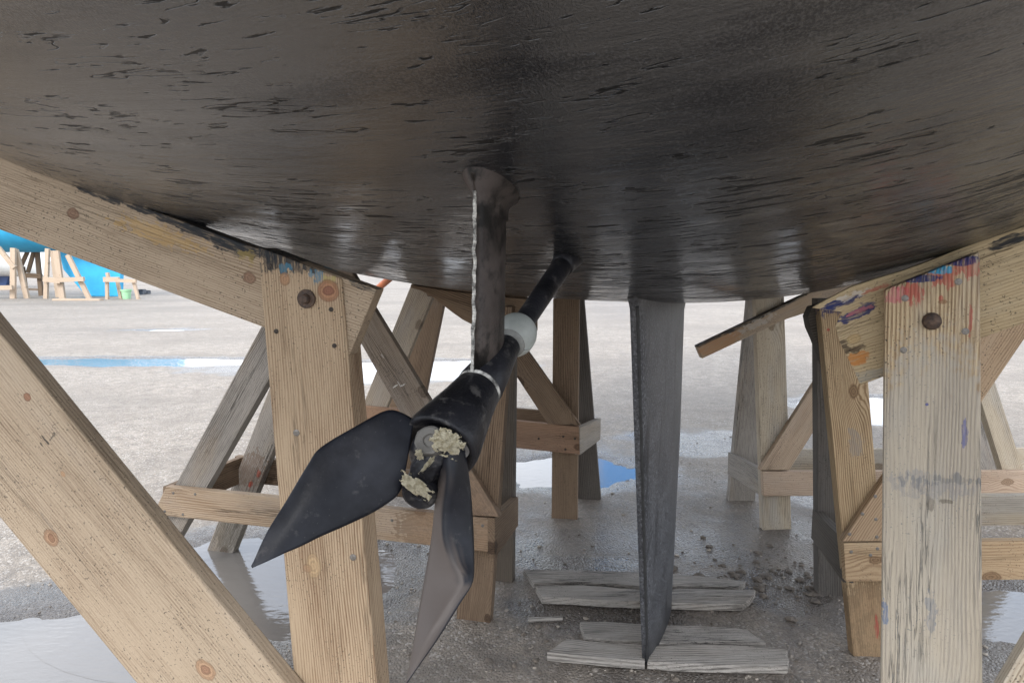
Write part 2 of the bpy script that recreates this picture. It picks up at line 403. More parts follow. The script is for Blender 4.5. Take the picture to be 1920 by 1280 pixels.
def brown_faced_blade():  # brown tone mixed over one side and the tip by a mesh attribute
    m = black_gear('part_worn_blade_paint', (.0055, .006, .0085), (.06, .057, .055), .5, .40, 40, .0003)
    t = m.node_tree; b = next(n for n in t.nodes if n.type == 'BSDF_PRINCIPLED'); src = b.inputs['Base Color'].links[0].from_socket
    at = t.nodes.new('ShaderNodeAttribute'); at.attribute_name = 'worn'; mx = t.nodes.new('ShaderNodeMix'); mx.data_type = 'RGBA'
    t.links.new(at.outputs['Fac'], mx.inputs[0]); t.links.new(src, mx.inputs[6]); mx.inputs[7].default_value = (.068, .056, .050, 1); t.links.new(mx.outputs[2], b.inputs['Base Color'])
    return m
MAT['blade_worn'] = brown_faced_blade()
MAT['wear'] = simple('worn_pale_edge', (.62, .60, .55), .8, col2=(.04, .038, .036), scale=70, bump=.002)
MAT['crust'] = simple('cream_barnacle_crust', (.85, .79, .62), .9, col2=(.50, .43, .27), scale=210, bump=.004)
MAT['zinc'] = simple('chalky_zinc', (.54, .56, .53), .6, col2=(.42, .44, .41), scale=25, bump=.0006)
MAT['seam'] = simple('dark_slot', (.03, .03, .03), .8, bump=0)
MAT['white_gel'] = simple('white_gelcoat', (.75, .75, .73), .3, scale=3, var=.05, bump=0)
MAT['blue'] = simple('bright_blue_paint', (.035, .40, .68), .55, col2=(.03, .33, .58), scale=2, bump=0)
MAT['navy'] = simple('navy_paint', (.02, .05, .16), .5, scale=2, bump=0)
MAT['green'] = simple('pale_green_plastic', (.34, .62, .36), .5, scale=8, var=.1, bump=0)
MAT['orange'] = simple('orange_painted_steel', (.50, .13, .035), .6, scale=12, var=.3)
MAT['shed'] = simple('blue_sheet_metal', (.03, .30, .75), .5, scale=2, var=.1, bump=0)
MAT['clutter'] = simple('mixed_dark_clutter', (.12, .13, .15), .7, scale=6, var=.4)

def ground_mat():
    q = NT('damp_sandy_gravel'); P = q.tc.outputs['Object']
    at = q.n('ShaderNodeAttribute', attribute_name='wet'); wet = at.outputs['Fac']
    big = q.noise(P, .9, 5, .6); mid = q.noise(P, 7, 5, .65); fine = q.noise(P, 85, 3, .65)
    vo = q.n('ShaderNodeTexVoronoi'); vo.inputs['Scale'].default_value = 105; q.l(P, vo.inputs['Vector'])
    vs = q.n('ShaderNodeSeparateXYZ'); q.l(vo.outputs['Color'], vs.inputs[0])
    vo2 = q.n('ShaderNodeTexVoronoi'); vo2.inputs['Scale'].default_value = 38; q.l(P, vo2.inputs['Vector'])
    v2 = q.n('ShaderNodeSeparateXYZ'); q.l(vo2.outputs['Color'], v2.inputs[0])
    col = q.mix(q.step(mid, .3, .7), (.36, .308, .25), (.205, .17, .135))
    col = q.mix(q.math('MULTIPLY', vs.outputs[0], .62), col, (.115, .098, .083))
    col = q.mix(q.math('MULTIPLY', q.math('GREATER_THAN', vs.outputs[1], .90), .6), col, (.50, .465, .42))
    col = q.mix(q.math('MULTIPLY', q.math('GREATER_THAN', v2.outputs[1], .9), .5), col, (.33, .28, .23))
    col = q.mix(q.math('MULTIPLY', q.step(big, .4, .65), .45), col, (.185, .155, .125))
    huge = q.noise(q.scaled(P, (.16, .42, 1)), 1.0, 6, .62)
    col = q.mix(q.math('MULTIPLY', q.step(huge, .46, .60), .5), col, (.165, .14, .115))
    w = q.math('ADD', wet, q.math('MULTIPLY', q.math('SUBTRACT', mid, .5), .55))
    ws = q.step(w, .25, .75)
    col = q.mix(ws, col, q.mix(.62, col, (.055, .05, .05)))
    q.l(col, q.b.inputs['Base Color'])
    q.l(q.math('MULTIPLY_ADD', ws, -.42, q.math('MULTIPLY_ADD', fine, .3, .52), clamp=True), q.b.inputs['Roughness'])
    q.b.inputs['Specular IOR Level'].default_value = .5
    pb = q.math('SUBTRACT', 1.0, q.math('MULTIPLY', vo.outputs['Distance'], 1.2))
    h = q.math('ADD', q.math('MULTIPLY', pb, q.math('MULTIPLY_ADD', vs.outputs[2], .7, .3)), q.math('MULTIPLY_ADD', fine, .8, q.math('MULTIPLY', mid, 2.0)))
    q.l(q.bump(h, .0075, .85), q.b.inputs['Normal'])
    return q.m
MAT['ground'] = ground_mat()
def water_mat():
    q = NT('still_puddle_water'); P = q.tc.outputs['Object']
    q.b.inputs['Base Color'].default_value = (.17, .155, .14, 1); q.b.inputs['Roughness'].default_value = .015; q.b.inputs['IOR'].default_value = 1.52
    q.b.inputs['Specular IOR Level'].default_value = .9
    q.l(q.bump(q.noise(q.scaled(P, (1, 2.5, 1)), 14, 3), .0022, .6), q.b.inputs['Normal'])
    return q.m
MAT['water'] = water_mat()
MAT['pebble'] = simple('mixed_pebbles', (.40, .35, .29), .75, col2=(.20, .175, .15), scale=9, bump=.001)
MAT['clod'] = simple('earth_clods', (.095, .08, .068), .85, col2=(.17, .14, .11), scale=45, bump=.006)

# ------------------------------------------------------------------ ground and puddles
PUD = []                                             # centre, semi-axes, rotation
def pud(px, py, rx, ry, rot=0.0, lab=None):
    c = ground(px, py); PUD.append((c.x, c.y, rx, ry, rot))
pud(245, 677, 2.1, .33, -.02)
pud(700, 694, 1.5, .80)
pud(850, 688, .9, .62)
pud(1062, 880, .48, .33)
pud(470, 1085, .62, .52)
pud(60, 1265, .66, .42)
pud(1640, 765, .62, .62)
pud(1920, 1150, .5, .22)
pud(320, 617, .45, .16)
V3g = Vector; WETS = []
for px, py, rx, ry in ((1090, 1056, .36, .10), (560, 690, 1.6, .55), (700, 1050, .5, .25), (1130, 1150, .35, .25), (1480, 1110, .4, .22), (1580, 930, .5, .3), (820, 1020, .5, .3), (1300, 830, .7, .4), (150, 1120, .5, .35), (1880, 1180, .5, .4)):
    c = ground(px, py); WETS.append((c.x, c.y, rx, ry))
WATER_Z = -.014
def pud_field(x, y):
    """>0 inside a puddle, about -1 far away"""
    best = -9
    for cx, cy, rx, ry, ro in PUD:
        dx, dy = x-cx, y-cy
        if abs(dx) > rx*2.6+.4 or abs(dy) > ry*2.6+.4: continue
        a = dx*math.cos(ro)+dy*math.sin(ro); b = -dx*math.sin(ro)+dy*math.cos(ro)
        m = min(rx, ry)
        best = max(best, (1-math.hypot(a/rx, b/ry))*m)
    if best < -8: return -1.0
    n = mnoise.fractal(Vector((x*3.1, y*3.1, 4.2)), .8, 2.2, 4)
    return best + n*.085 + .022*mnoise.noise(Vector((x*14, y*14, 6))) + .014*mnoise.noise(Vector((x*31, y*31, 9)))
def ground_z(x, y):
    z = mnoise.fractal(Vector((x*.8, y*.8, 1.3)), 1.0, 2.0, 4)*.010 + mnoise.noise(Vector((x*11, y*11, 3)))*.0022 + mnoise.noise(Vector((x*27, y*27, 8)))*.0016
    z = max(z, -.008)
    f = pud_field(x, y)
    if f > -.14: z = lerp(z, -.034, sstep(-.14, .13, f))
    return z, f
def axis(a, b, st, far):
    r = [a]
    while r[-1] < b: r.append(r[-1]+st)
    s = st
    while r[-1] < far: s *= 1.18; r.append(r[-1]+s)
    s = st
    while r[0] > -far: s *= 1.18; r.insert(0, r[0]-s)
    return r
xs = axis(-4.6, 4.4, .034, 420); ys = axis(1.2, 11.5, .034, 420)
gv = []; wets = []
for y in ys:
    for x in xs:
        near = -8 < x < 7.5 and 0 < y < 15
        z, f = ground_z(x, y) if near else (0.0, -1)
        gv.append((x, y, z))
        w = sstep(-.34, 0, f)*.9
        if near:   # wet value highest under the hull, falling off outward
            w = max(w, .45*sstep(-2.6, -.6, -abs(x-.9)*.8-abs(y-3.0)*.6+.2) + .22*mnoise.fractal(Vector((x*.9, y*1.4, 9)), 1, 2, 3))
        else: w = .30
        for wx, wy, wrx, wry in WETS:
            dd = math.hypot((x-wx)/wrx, (y-wy)/wry)
            if dd < 1.6: w = max(w, .85*sstep(1.5, .5, dd+.5*mnoise.noise(V3g((x*4, y*4, 2)))))
        wets.append(max(0, w))
nx = len(xs)
gf = [(j*nx+i, j*nx+i+1, (j+1)*nx+i+1, (j+1)*nx+i) for j in range(len(ys)-1) for i in range(nx-1)]
gme = bpy.data.meshes.new('ground'); gme.from_pydata(gv, [], gf); gme.update(); gme.materials.append(MAT['ground'])
at_ = gme.attributes.new('wet', 'FLOAT', 'POINT'); at_.data.foreach_set('value', wets)
gme.polygons.foreach_set('use_smooth', [True]*len(gf))
go = place(bpy.data.objects.new('ground', gme), Matrix.Identity(4), None); tag(go, kind='structure')
for i, (cx, cy, rx, ry, ro) in enumerate(PUD):
    n = 40; R_ = 1.30; vs = []
    for k in range(n):
        a = 2*math.pi*k/n; ux, uy = (rx*R_+.06)*math.cos(a), (ry*R_+.06)*math.sin(a)
        vs.append((ux*math.cos(ro)-uy*math.sin(ro), ux*math.sin(ro)+uy*math.cos(ro), 0))
    o = pydata('puddle', vs, [tuple(range(n))], MAT['water'], None, Matrix.Translation((cx, cy, WATER_Z-.0006*i)), smooth=False); tag(o, kind='structure')

# ------------------------------------------------------------------ the yacht
yacht = thing('sailing_yacht', 'black bottomed yacht propped on timber stands, propeller and keel underneath', 'boat', centre(1208, 1237, 0)*1.0)
MB = basis(BR*T0, BR, BF, Vector((0, 0, 1)))           # boat frame: X starboard, Y forward
def half_b(s):
    if s < 2: return lerp(1.62, 1.86, sstep(-1, 2, s))
    return 1.86*max(0.02, 1-((s-2)/6.6)**2.3) if s < 8.6 else .02
ss = [-.72+i*.04 for i in range(110)]
while ss[-1] < 8.5: ss.append(ss[-1]+.15)
vv = [math.sin(math.pi/2*(i/36)) * .35 + (i/36)*.65 for i in range(-36, 37)]
hv = []; nv = len(vv)
for s in ss:
    B = half_b(s)
    for v in vv:
        t = v*B; z = hull_z(s, t)
        # turn of the bilge
        z += .30*max(0, (abs(v)-.86)/.14)**2.2
        # fairing swelling round the strut root and the shaft log
        hv.append((t, s, z))
hf = [(j*nv+i, j*nv+i+1, (j+1)*nv+i+1, (j+1)*nv+i) for j in range(len(ss)-1) for i in range(nv-1)]
hf = [f[::-1] for f in hf]
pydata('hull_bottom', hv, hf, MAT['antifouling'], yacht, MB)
tv = []; tf = []
ZD = 3.05
for j, s in enumerate(ss):
    for side in (0, nv-1):
        x, y, z = hv[j*nv+side]; sg = -1 if side == 0 else 1
        tv += [(x, y, z), (x+sg*.05, y, lerp(z, ZD, .35)), (x+sg*.06, y, ZD)]
for j in range(len(ss)-1):
    a = j*6; b = a+6
    tf += [(a, a+1, b+1, b), (a+1, a+2, b+2, b+1), (b+3, b+4, a+4, a+3), (b+4, b+5, a+5, a+4), (a+2, a+5, b+5, b+2)]
tr = [k for k in range(nv)]                            # transom, closed up to the deck
base = len(tv); tv += [hv[k] for k in tr]; tv += [(hv[k][0]*1.03, ss[0], ZD) for k in tr]
for k in range(nv-1): tf.append((base+k, base+k+1, base+nv+k+1, base+nv+k))
pydata('topsides', tv, tf, MAT['white_gel'], yacht, MB, smooth=False)

def foil(name, outline_te, outline_le, thick, mat, parent, blunt=.0):
    """fin on the centre plane: trailing and leading edge points, lens section"""
    n = 14; vs = []; fs = []; rows = len(outline_te)
    for a, b, th in zip(outline_te, outline_le, thick):
        ring = []
        for i in range(n+1):
            u = i/n; w = (blunt*(1-u) + (1-blunt)*(2.6*math.sqrt(max(0, 1-u))*u**.8 if u < 1 else 0)) if blunt else 1.9*math.sqrt(max(0, u*(1-u)))*(1-.0*u)
            ring.append((a.lerp(b, u), th/2*w))
        for p, w in ring: vs.append(p+BR*w)
        for p, w in ring[::-1]: vs.append(p-BR*w)
    m = 2*(n+1)
    for r in range(rows-1):
        for i in range(m):
            j = (i+1) % m; fs.append((r*m+i, r*m+j, (r+1)*m+j, (r+1)*m+i))
    fs.append(tuple(range(m-1, -1, -1))); fs.append(tuple(range((rows-1)*m, rows*m)))
    o = pydata(name, vs, fs, mat, parent)
    o.data.validate()
    return o
# fin keel
def col_pts(pix, n=10):
    out = []
    P3 = [centre(*p) for p in pix]
    for k in range(len(P3)-1):
        for i in range(n): out.append(P3[k].lerp(P3[k+1], i/n))
    out.append(P3[-1]); return out
te = col_pts([(1183, 548), (1189, 580), (1196, 800), (1209, 1238)], 6)
le = col_pts([(1283, 548), (1276, 580), (1268, 800), (1253, 1122)], 6)
th = [.125, .112, .102, .097, .095, .095] + [.095]*6 + [lerp(.095, .07, i/6) for i in range(7)]
keel = foil('keel', te, le, th, MAT['keel'], yacht, blunt=.26)
bm = bmesh.new()                                        # dark seam down the keel's blunt trailing edge
for a, b in zip(te[5:-1], te[6:]):
    tube(a-BF*.001+BR*.0105, b-BF*.001+BR*.0095, .0045, seg=6, bm=bm)
mesh_obj('edge_seam', bm, MAT['seam'], keel)
# shaft strut
E2, E1 = centre(815, 850), centre(1062, 486); AX = (E1-E2).normalized(); AU = BR.copy(); AW = AX.cross(AU).normalized()
te = col_pts([(884, 322), (888, 345), (890, 375), (887, 700)], 5)
le = col_pts([(955, 335), (949, 360), (946, 395), (941, 690)], 5)
th = [.04, .038, .036, .034, .032, .030] + [.029, .028, .027, .026, .026] + [.026]*5
strut = foil('shaft_strut', te, le, th, MAT['strut'], yacht)
bm = bmesh.new()
prev = None
pts = col_pts([(891, 357), (887, 702)], 60)
for i in range(len(pts)-1):
    a, b = pts[i], pts[i+1]
    r = .0021 + .0013*abs(mnoise.noise(a*90))+.0003
    tube(a-BF*.001+BR*.0025*mnoise.noise(a*60), b-BF*.001+BR*.0025*mnoise.noise(b*60), r, seg=6, bm=bm)
mesh_obj('chipped_edge', bm, MAT['wear'], strut, smooth=True)
# flared root of the strut, blended into the hull
bm = bmesh.new(); rc = centre(922, 345); rings = []
for i in range(9):
    u = i/8; drop = -.050*u
    rr = lerp(1.0, 0, sstep(0, 1, u))
    ring = []
    for k in range(28):
        a = 2*math.pi*k/28
        p = rc + BF*math.cos(a)*lerp(.054, .066, rr**2) + BR*math.sin(a)*lerp(.0135, .038, rr**2.2)
        ring.append(bm.verts.new((p.x, p.y, lerp(hull_at(p), hull_at(rc), sstep(0, .8, u))+.005+drop)))
    rings.append(ring)
for A, B_ in zip(rings[:-1], rings[1:]):
    for k in range(28): bm.faces.new((A[k], A[(k+1) % 28], B_[(k+1) % 28], B_[k]))
bmesh.ops.recalc_face_normals(bm, faces=bm.faces)
mesh_obj('strut_root', bm, MAT['strut'], strut, smooth=True)
# bearing tube at the foot of the strut
def on_axis(px):                                        # point of the shaft line whose sight line passes column px
    k = (px-815)/(1062-815); return centre(815+(1062-815)*k, 850+(486-850)*k)
def ax_lathe(name, stations, mat, parent, seg=32, smooth=True):
    bm = bmesh.new(); lathe(bm, [(on_axis(px), AU, AW, r) for px, r in stations], seg)
    return mesh_obj(name, bm, mat, parent, smooth=smooth)
ax_lathe('bearing_tube', [(828, .034), (822, .044), (821, .0485), (824, .0510), (832, .0515), (850, .0465), (876, .0385), (893, .0345), (895, .0315), (899, .0315), (901, .0345), (918, .0310), (936, .0255), (950, .0212), (956, .0195)], MAT['gear'], strut)
ax_lathe('worn_ring', [(894.5, .0312), (895.3, .0343), (897.2, .0343), (898, .0312)], MAT['wear'], strut)
shaft = ax_lathe('propeller_shaft', [(800, .016), (950, .016), (980, .0175), (1068, .0205), (1074, .0205)], MAT['gear'], yacht)
bm = bmesh.new(); c = on_axis(1061)
lathe(bm, [(on_axis(1052), AU, AW, .0215), (on_axis(1057), AU, AW, .0235), (on_axis(1063), AU, AW, .027), (on_axis(1069), AU, AW, .031)], 28)
mesh_obj('shaft_log', bm, MAT['gear'], yacht, smooth=True)
# zinc anode: two half shells round the shaft
R_an = .0345
for half in (0, 1):
    bm = bmesh.new(); prof = []
    for i in range(13):
        a = math.pi*i/12; prof.append((math.cos(a)*.027, .0185+math.sin(a)**.75*(R_an-.0185)))
    c = on_axis(966); grid = []
    tilt = rad(28)
    for dz, r in prof:
        grid.append([bm.verts.new(c - AX*dz + (AU*math.cos(a)+AW*math.sin(a))*r) for a in [tilt+half*math.pi+.02+(math.pi-.04)*k/24 for k in range(25)]])
    for A, B_ in zip(grid[:-1], grid[1:]):
        for k in range(24): bm.faces.new((A[k], A[k+1], B_[k+1], B_[k]))
    bmesh.ops.solidify(bm, geom=bm.faces[:], thickness=.004); bmesh.ops.recalc_face_normals(bm, faces=bm.faces)
    an = mesh_obj('zinc_anode', bm, MAT['zinc'], shaft, smooth=True)
ax_lathe('anode_throat', [(952, .024), (958, .0265), (962, .0262), (966, .018)], simple('grey_worn_zinc', (.19, .19, .175), .6, scale=60), shaft)

# folding propeller, half closed
GEAR = .090
bm = bmesh.new()
lathe(bm, [(on_axis(px), AU, AW, r) for px, r in [(800, .010), (802, .022), (807, .030), (814, .033), (826, .033)]], 28)
for v in bm.verts:
    n_ = mnoise.fractal(v.co*28, 1, 2, 3); v.co += (v.co-on_axis(805)).normalized()*n_*.004
hub = mesh_obj('propeller_hub', bm, MAT['gear'], yacht, smooth=True)
def ear(px0, py0, px1, py1, d, r):
    a, b = at_depth(px0, py0, d), at_depth(px1, py1, d+.02)
    return mesh_obj('hinge_lug', tube(a, b, r, r*.9, 20), MAT['gear'], hub, smooth=False)
def blade(name, stations, thick, mat, crease=False):
    """stations: root to tip, each a row of (px, py, depth) across the blade"""
    K = 8; rows = []
    # smooth the stations with Catmull-Rom both ways
    def cr(p, t):
        n = len(p)-1; i = min(int(t*n), n-1); u = t*n-i
        g = lambda k: p[min(max(k, 0), n)]
        a, b, c, d = g(i-1), g(i), g(i+1), g(i+2)
        return .5*((2*b)+(c-a)*u+(2*a-5*b+4*c-d)*u*u+(3*b-a-3*c+d)*u**3)
    S = [[at_depth(q[0], q[1], q[2]-GEAR) for q in st] for st in stations]
    m = len(S[0]); NR = 40
    grid = [[None]*(K*(m-1)+1) for _ in range(NR+1)]
    cols = [[S[r][c] for r in range(len(S))] for c in range(m)]
    for r in range(NR+1):
        row = [cr(cols[c], r/NR) for c in range(m)]
        lin = lambda p, t: p[min(int(t*(m-1)), m-2)].lerp(p[min(int(t*(m-1)), m-2)+1], t*(m-1)-min(int(t*(m-1)), m-2))
        for k in range(K*(m-1)+1): grid[r][k] = lin(row, k/(K*(m-1))).lerp(cr(row, k/(K*(m-1))), .25) if crease else cr(row, k/(K*(m-1)))
    nk = len(grid[0]); vs = []; fs = []
    for sgn in (1, -1):
        for r in range(NR+1):
            for k in range(nk):
                p = grid[r][k]
                e1 = grid[min(r+1, NR)][k]-grid[max(r-1, 0)][k]; e2 = grid[r][min(k+1, nk-1)]-grid[r][max(k-1, 0)]
                nn = e1.cross(e2); nn = nn.normalized() if nn.length > 1e-9 else Vector((0, -1, 0))
                u = k/(nk-1); w = thick*(.12+.88*math.sqrt(max(0, 4*u*(1-u))))*lerp(1, .35, r/NR)*.5
                vs.append(p+nn*w*sgn)
    o2 = (NR+1)*nk
    for r in range(NR):
        for k in range(nk-1):
            a = r*nk+k; fs.append((a, a+1, a+nk+1, a+nk)); b = a+o2; fs.append((b+nk, b+nk+1, b+1, b))
    bd = [(0, k) for k in range(nk)]+[(r, nk-1) for r in range(1, NR+1)]+[(NR, k) for k in range(nk-2, -1, -1)]+[(r, 0) for r in range(NR-1, 0, -1)]
    for i in range(len(bd)):
        (r, k), (r2, k2) = bd[i], bd[(i+1) % len(bd)]; a, b = r*nk+k, r2*nk+k2; fs.append((b, a, a+o2, b+o2))
    bm = bmesh.new(); V = [bm.verts.new(v) for v in vs]
    for f in fs:
        try: bm.faces.new([V[i] for i in f])
        except ValueError: pass
    bmesh.ops.remove_doubles(bm, verts=bm.verts, dist=.0002); bmesh.ops.recalc_face_normals(bm, faces=bm.faces)
    o = mesh_obj(name, bm, mat, hub, smooth=True)
    if crease:
        at = o.data.attributes.new('worn', 'FLOAT', 'POINT')
        for i, v in enumerate(o.data.vertices):
            rr, kk = min(((r_, k_) for r_ in range(0, NR+1, 1) for k_ in range(0, nk, 2)), key=lambda q_: (grid[q_[0]][q_[1]]-v.co).length_squared)
            at.data[i].value = sstep(.56, .42, kk/(nk-1)+.22*mnoise.noise(Vector((v.co.x*40, v.co.y*40, v.co.z*18)))) if rr/NR < .56 else sstep(1.05, .8, kk/(nk-1))
            at.data[i].value *= sstep(.04, .16, rr/NR)
    return o
blade('blade', [[(776, 786, .972), (765, 850, .955), (750, 920, .948)],
                [(750, 772, .970), (745, 850, .950), (738, 935, .940)],
                [(722, 770, .965), (708, 862, .942), (700, 960, .930)],
                [(670, 797, .955), (656, 890, .930), (648, 985, .915)],
                [(602, 838, .940), (604, 920, .915), (600, 1006, .900)],
                [(577, 871, .930), (572, 946, .905), (566, 1023, .890)],
                [(537, 938, .910), (536, 988, .892), (533, 1037, .880)],
                [(500, 998, .888), (503, 1025, .880), (505, 1050, .872)],
                [(472, 1060, .868), (472, 1062, .867), (473, 1064, .866)]], .0065, MAT['blade'])
blade('blade', [[(822, 875, .950), (842, 836, .930), (872, 845, .955)],
                [(820, 915, .948), (846, 890, .924), (881, 905, .955)],
                [(815, 950, .944), (838, 955, .926), (885, 950, .952)],
                [(810, 1000, .938), (838, 1005, .920), (888, 1000, .945)],
                [(803, 1045, .930), (852, 1050, .912), (889, 1050, .930)],
                [(795, 1088, .922), (868, 1092, .902), (886, 1092, .908)],
                [(786, 1140, .910), (834, 1140, .893), (862, 1132, .893)],
                [(776, 1200, .895), (803, 1192, .880), (823, 1195, .880)],
                [(766, 1255, .880), (775, 1251, .874), (785, 1249, .872)],
                [(761, 1279, .870), (762, 1280, .869), (764, 1278, .868)]], .0075, MAT['blade_worn'], crease=True)
def lump(name, px, py, d, rx, ry, rz, mat, rough_=.12, tilt=0.0):
    bm = bmesh.new(); bmesh.ops.create_icosphere(bm, subdivisions=4, radius=1); c = at_depth(px, py, d-GEAR)
    for v in bm.verts:
        n_ = 1+rough_*mnoise.fractal(v.co*2.2+V0((px, 0, 0)), 1, 2, 3)
        x, y, z = v.co.x*rx*n_, v.co.y*ry*n_, v.co.z*rz*n_
        v.co = c+V0((x*math.cos(tilt)-z*math.sin(tilt), y, x*math.sin(tilt)+z*math.cos(tilt)))
    return mesh_obj(name, bm, mat, hub, smooth=True)
V0 = Vector
GREYGEAR = black_gear('scuffed_grey_gear', (.055, .052, .047), (.02, .02, .02), .8, .5, 60)
def knuckle(px, py, d, r, h, axis_, mat, flat=1.0):
    """a bevelled hinge knuckle, its round end turned along axis_"""
    c = at_depth(px, py, d-GEAR); n = V0(axis_).normalized(); u, w = axis_basis(n); bm = bmesh.new()
    lathe(bm, [(c-n*h, u, w, r*.96), (c-n*h*.2, u, w, r), (c, u, w, r*.93), (c+n*.0015, u, w, r*.80), (c-n*.0005, u, w, r*.42), (c-n*.003, u, w, r*.36)], 22)
    for v in bm.verts: v.co += V0((mnoise.noise(v.co*80), mnoise.noise(v.co*80+V0((5, 1, 2))), mnoise.noise(v.co*80+V0((1, 7, 2)))))*.0018
    return mesh_obj('hinge_knuckle', bm, mat, hub, smooth=False)
knuckle(803, 824, .930, .0195, .034, (-.25, -1, .55), GREYGEAR)
knuckle(786, 928, .940, .0235, .030, (-.1, -1, -.35), MAT['gear'])
lump('hinge_pin', 803, 874, .945, .020, .016, .030, MAT['gear'], tilt=-.5)
knuckle(866, 846, .950, .011, .04, (.5, -1, -.2), black_gear('worn_grey_gear', (.085, .08, .075), (.02, .02, .02), .8, .45, 50))
def crust(px0, py0, rx, ry, d, seed, ang=0.0, dense=.34, bulge=.0035):
    """a thin ragged patch of crust: a fine grid kept inside a noisy outline, knobbly on top"""
    bm = bmesh.new(); N = 46; V = {}; ca, sa = math.cos(ang), math.sin(ang)
    def m(i, j):
        u, v = (i/N)*2-1, (j/N)*2-1
        return math.hypot(u, v)+dense*mnoise.fractal(V0((u*2.2+seed, v*2.2, seed*.7)), .9, 2, 4)*1.6
    def vert(i, j):
        if (i, j) not in V:
            u, v = (i/N)*2-1, (j/N)*2-1; px = px0+(u*rx*ca-v*ry*sa); py = py0+(u*rx*sa+v*ry*ca)
            e = 1-min(1, m(i, j)/.95)
            h = bulge*(.25+min(1, e*3))*(.55+1.0*abs(mnoise.noise(V0((u*9+seed, v*9, 2))))+.6*abs(mnoise.noise(V0((u*21, v*21, seed)))))
            V[i, j] = bm.verts.new(at_depth(px, py, d-GEAR-h))
        return V[i, j]
    for i in range(N):
        for j in range(N):
            if m(i+.5, j+.5) < .95: bm.faces.new([vert(i, j), vert(i+1, j), vert(i+1, j+1), vert(i, j+1)][::-1])
    bmesh.ops.solidify(bm, geom=bm.faces[:], thickness=-.006)
    return mesh_obj('barnacle_crust', bm, MAT['crust'], hub, smooth=True)
crust(838, 830, 34, 26, .922, 1.3, .35)
crust(778, 910, 38, 15, .918, 4.1, .62, .30)
crust(801, 871, 24, 5, .920, 6.2, -.85, .25, .002)
crust(786, 852, 8, 11, .922, 8.4, -.3, .3, .002)

# ------------------------------------------------------------------ timber stands
GRP = 'timber stands propping the black yacht'
A_L1 = at_depth(600, 700, 1.56); A_R1 = at_depth(1750, 700, 1.52)
V3 = Vector

def hull_beam(name, fr, off, x0, x1, depth_px, gap, thick, mat, parent, n=12, lower=None, end=None):
    """a beam shaped to the hull: its top edge follows the hull just above it"""
    top = []
    for i in range(n+1):
        px = lerp(x0, x1, i/n); lo, hi = 100.0, 900.0
        for _ in range(40):
            my = (lo+hi)/2; p = fr.P(px, my, off+thick*.5)
            if p.z > hull_at(p)-gap: lo = my
            else: hi = my
        top.append((px, hi))
    low = [(px, py+(depth_px if not callable(depth_px) else depth_px(px))) for px, py in top][::-1]
    if lower: low = lower
    return board(name, fr, off, top+low, thick, mat, parent, along=fr.P(*low[-1], off)-fr.P(*low[0], off), bev=.002)

# near left stand -------------------------------------------------
f1 = Frame(A_L1, rad(8)); f1b = Frame(A_L1+f1.n*.42, rad(8))
s1 = thing('boat_stand', 'large sandy timber stand at left foreground with rusty washer bolt and wide slanting brace', 'boat stand', V3((A_L1.x, A_L1.y, 0)), GRP)
o = leg('post', f1, 0, [(483, 463), (640, 522), (707, 1280), (552, 1280)], .085, MAT['wood_sand'], s1, bev=.004, wobble=.0016)
BLK = (.022, .024, .027); BLU = (.05, .15, .22); LIME = (.33, .30, .10); ORN = (.36, .17, .07)
o.data.materials[0] = wood('post_timber_with_paint', **FRESH, greyness=.12, spacing=.0062, ring=.6, crack=.35, knots=.97, seed=3.1, blobs=blobs_for(o, f1, 0, [
    (562, 486, 26, 95, BLK, .55, .95), (500, 470, 24, 26, BLK, .5, .95), (536, 503, 10, 14, BLU, 1.1, .75), (594, 515, 14, 18, BLU, 1.1, .75), (618, 524, 8, 14, LIME, .9, .5),
    (616, 545, 22, 22, (.25, .12, .065), .12, .8), (616, 545, 9, 12, (.17, .075, .05), .2, .8), (534, 523, 14, 11, (.26, .14, .075), .15, .75),
    (588, 1060, 26, 16, (.33, .23, .13), .2, .7), (576, 1065, 9, 9, (.22, .13, .075), .3, .6)]))
for px, py in ((506, 498), (621, 580), (518, 621), (627, 648)): nail(f1, 0, px, py, .0055, o, MAT['nail_dark'])
for px, py in ((556, 811), (662, 1044)): nail(f1, 0, px, py, .008, o)
bolt(f1, 0, 575, 560, .0215, o)
bpix = [(-420, 140), (-300, 178), (-150, 235), (0, 287), (100, 323), (200, 364), (330, 411), (460, 459), (560, 491), (640, 519), (706, 543), (655, 667), (490, 612), (240, 519), (0, 431), (-420, 275)]
o = board('beam', f1, .006, bpix, .055, MAT['wood_sand'], s1, bev=.003, along=f1.P(706, 543)-f1.P(0, 287))
o.data.materials[0] = wood('beam_timber_with_paint', **SAND, greyness=.15, spacing=.0062, ring=.7, crack=.35, knots=.97, seed=11.7, blobs=blobs_for(o, f1, .006, [
    (440, 461, 60, 17, BLK, .4, .97), (395, 440, 80, 15, BLK, .45, .97), (330, 416, 60, 9, BLK, .5, .95), (270, 394, 40, 6, BLK, .6, .95), (190, 367, 60, 7, BLK, .6, .95), (150, 345, 18, 8, BLK, .5, .95), (30, 300, 26, 6, BLK, .6, .95),
    (462, 478, 18, 12, (.27, .20, .07), 1.3, .6), (300, 440, 90, 18, (.40, .25, .08), 1.0, .5), (672, 535, 28, 5, BLK, .7, .9),
    (137, 400, 13, 11, (.17, .10, .065), .2, .85), (468, 521, 14, 11, (.17, .10, .065), .2, .85)]))
o = board('brace', f1, -.052, [(-330, 222), (560, 1310), (700, 1480), (420, 1480), (256, 1280), (0, 970), (-420, 462), (-420, 222)], .048, MAT['wood_sand'], s1, bev=.004, along=f1.P(545, 1291)-f1.P(0, 625))
SCR = (.04, .035, .03)
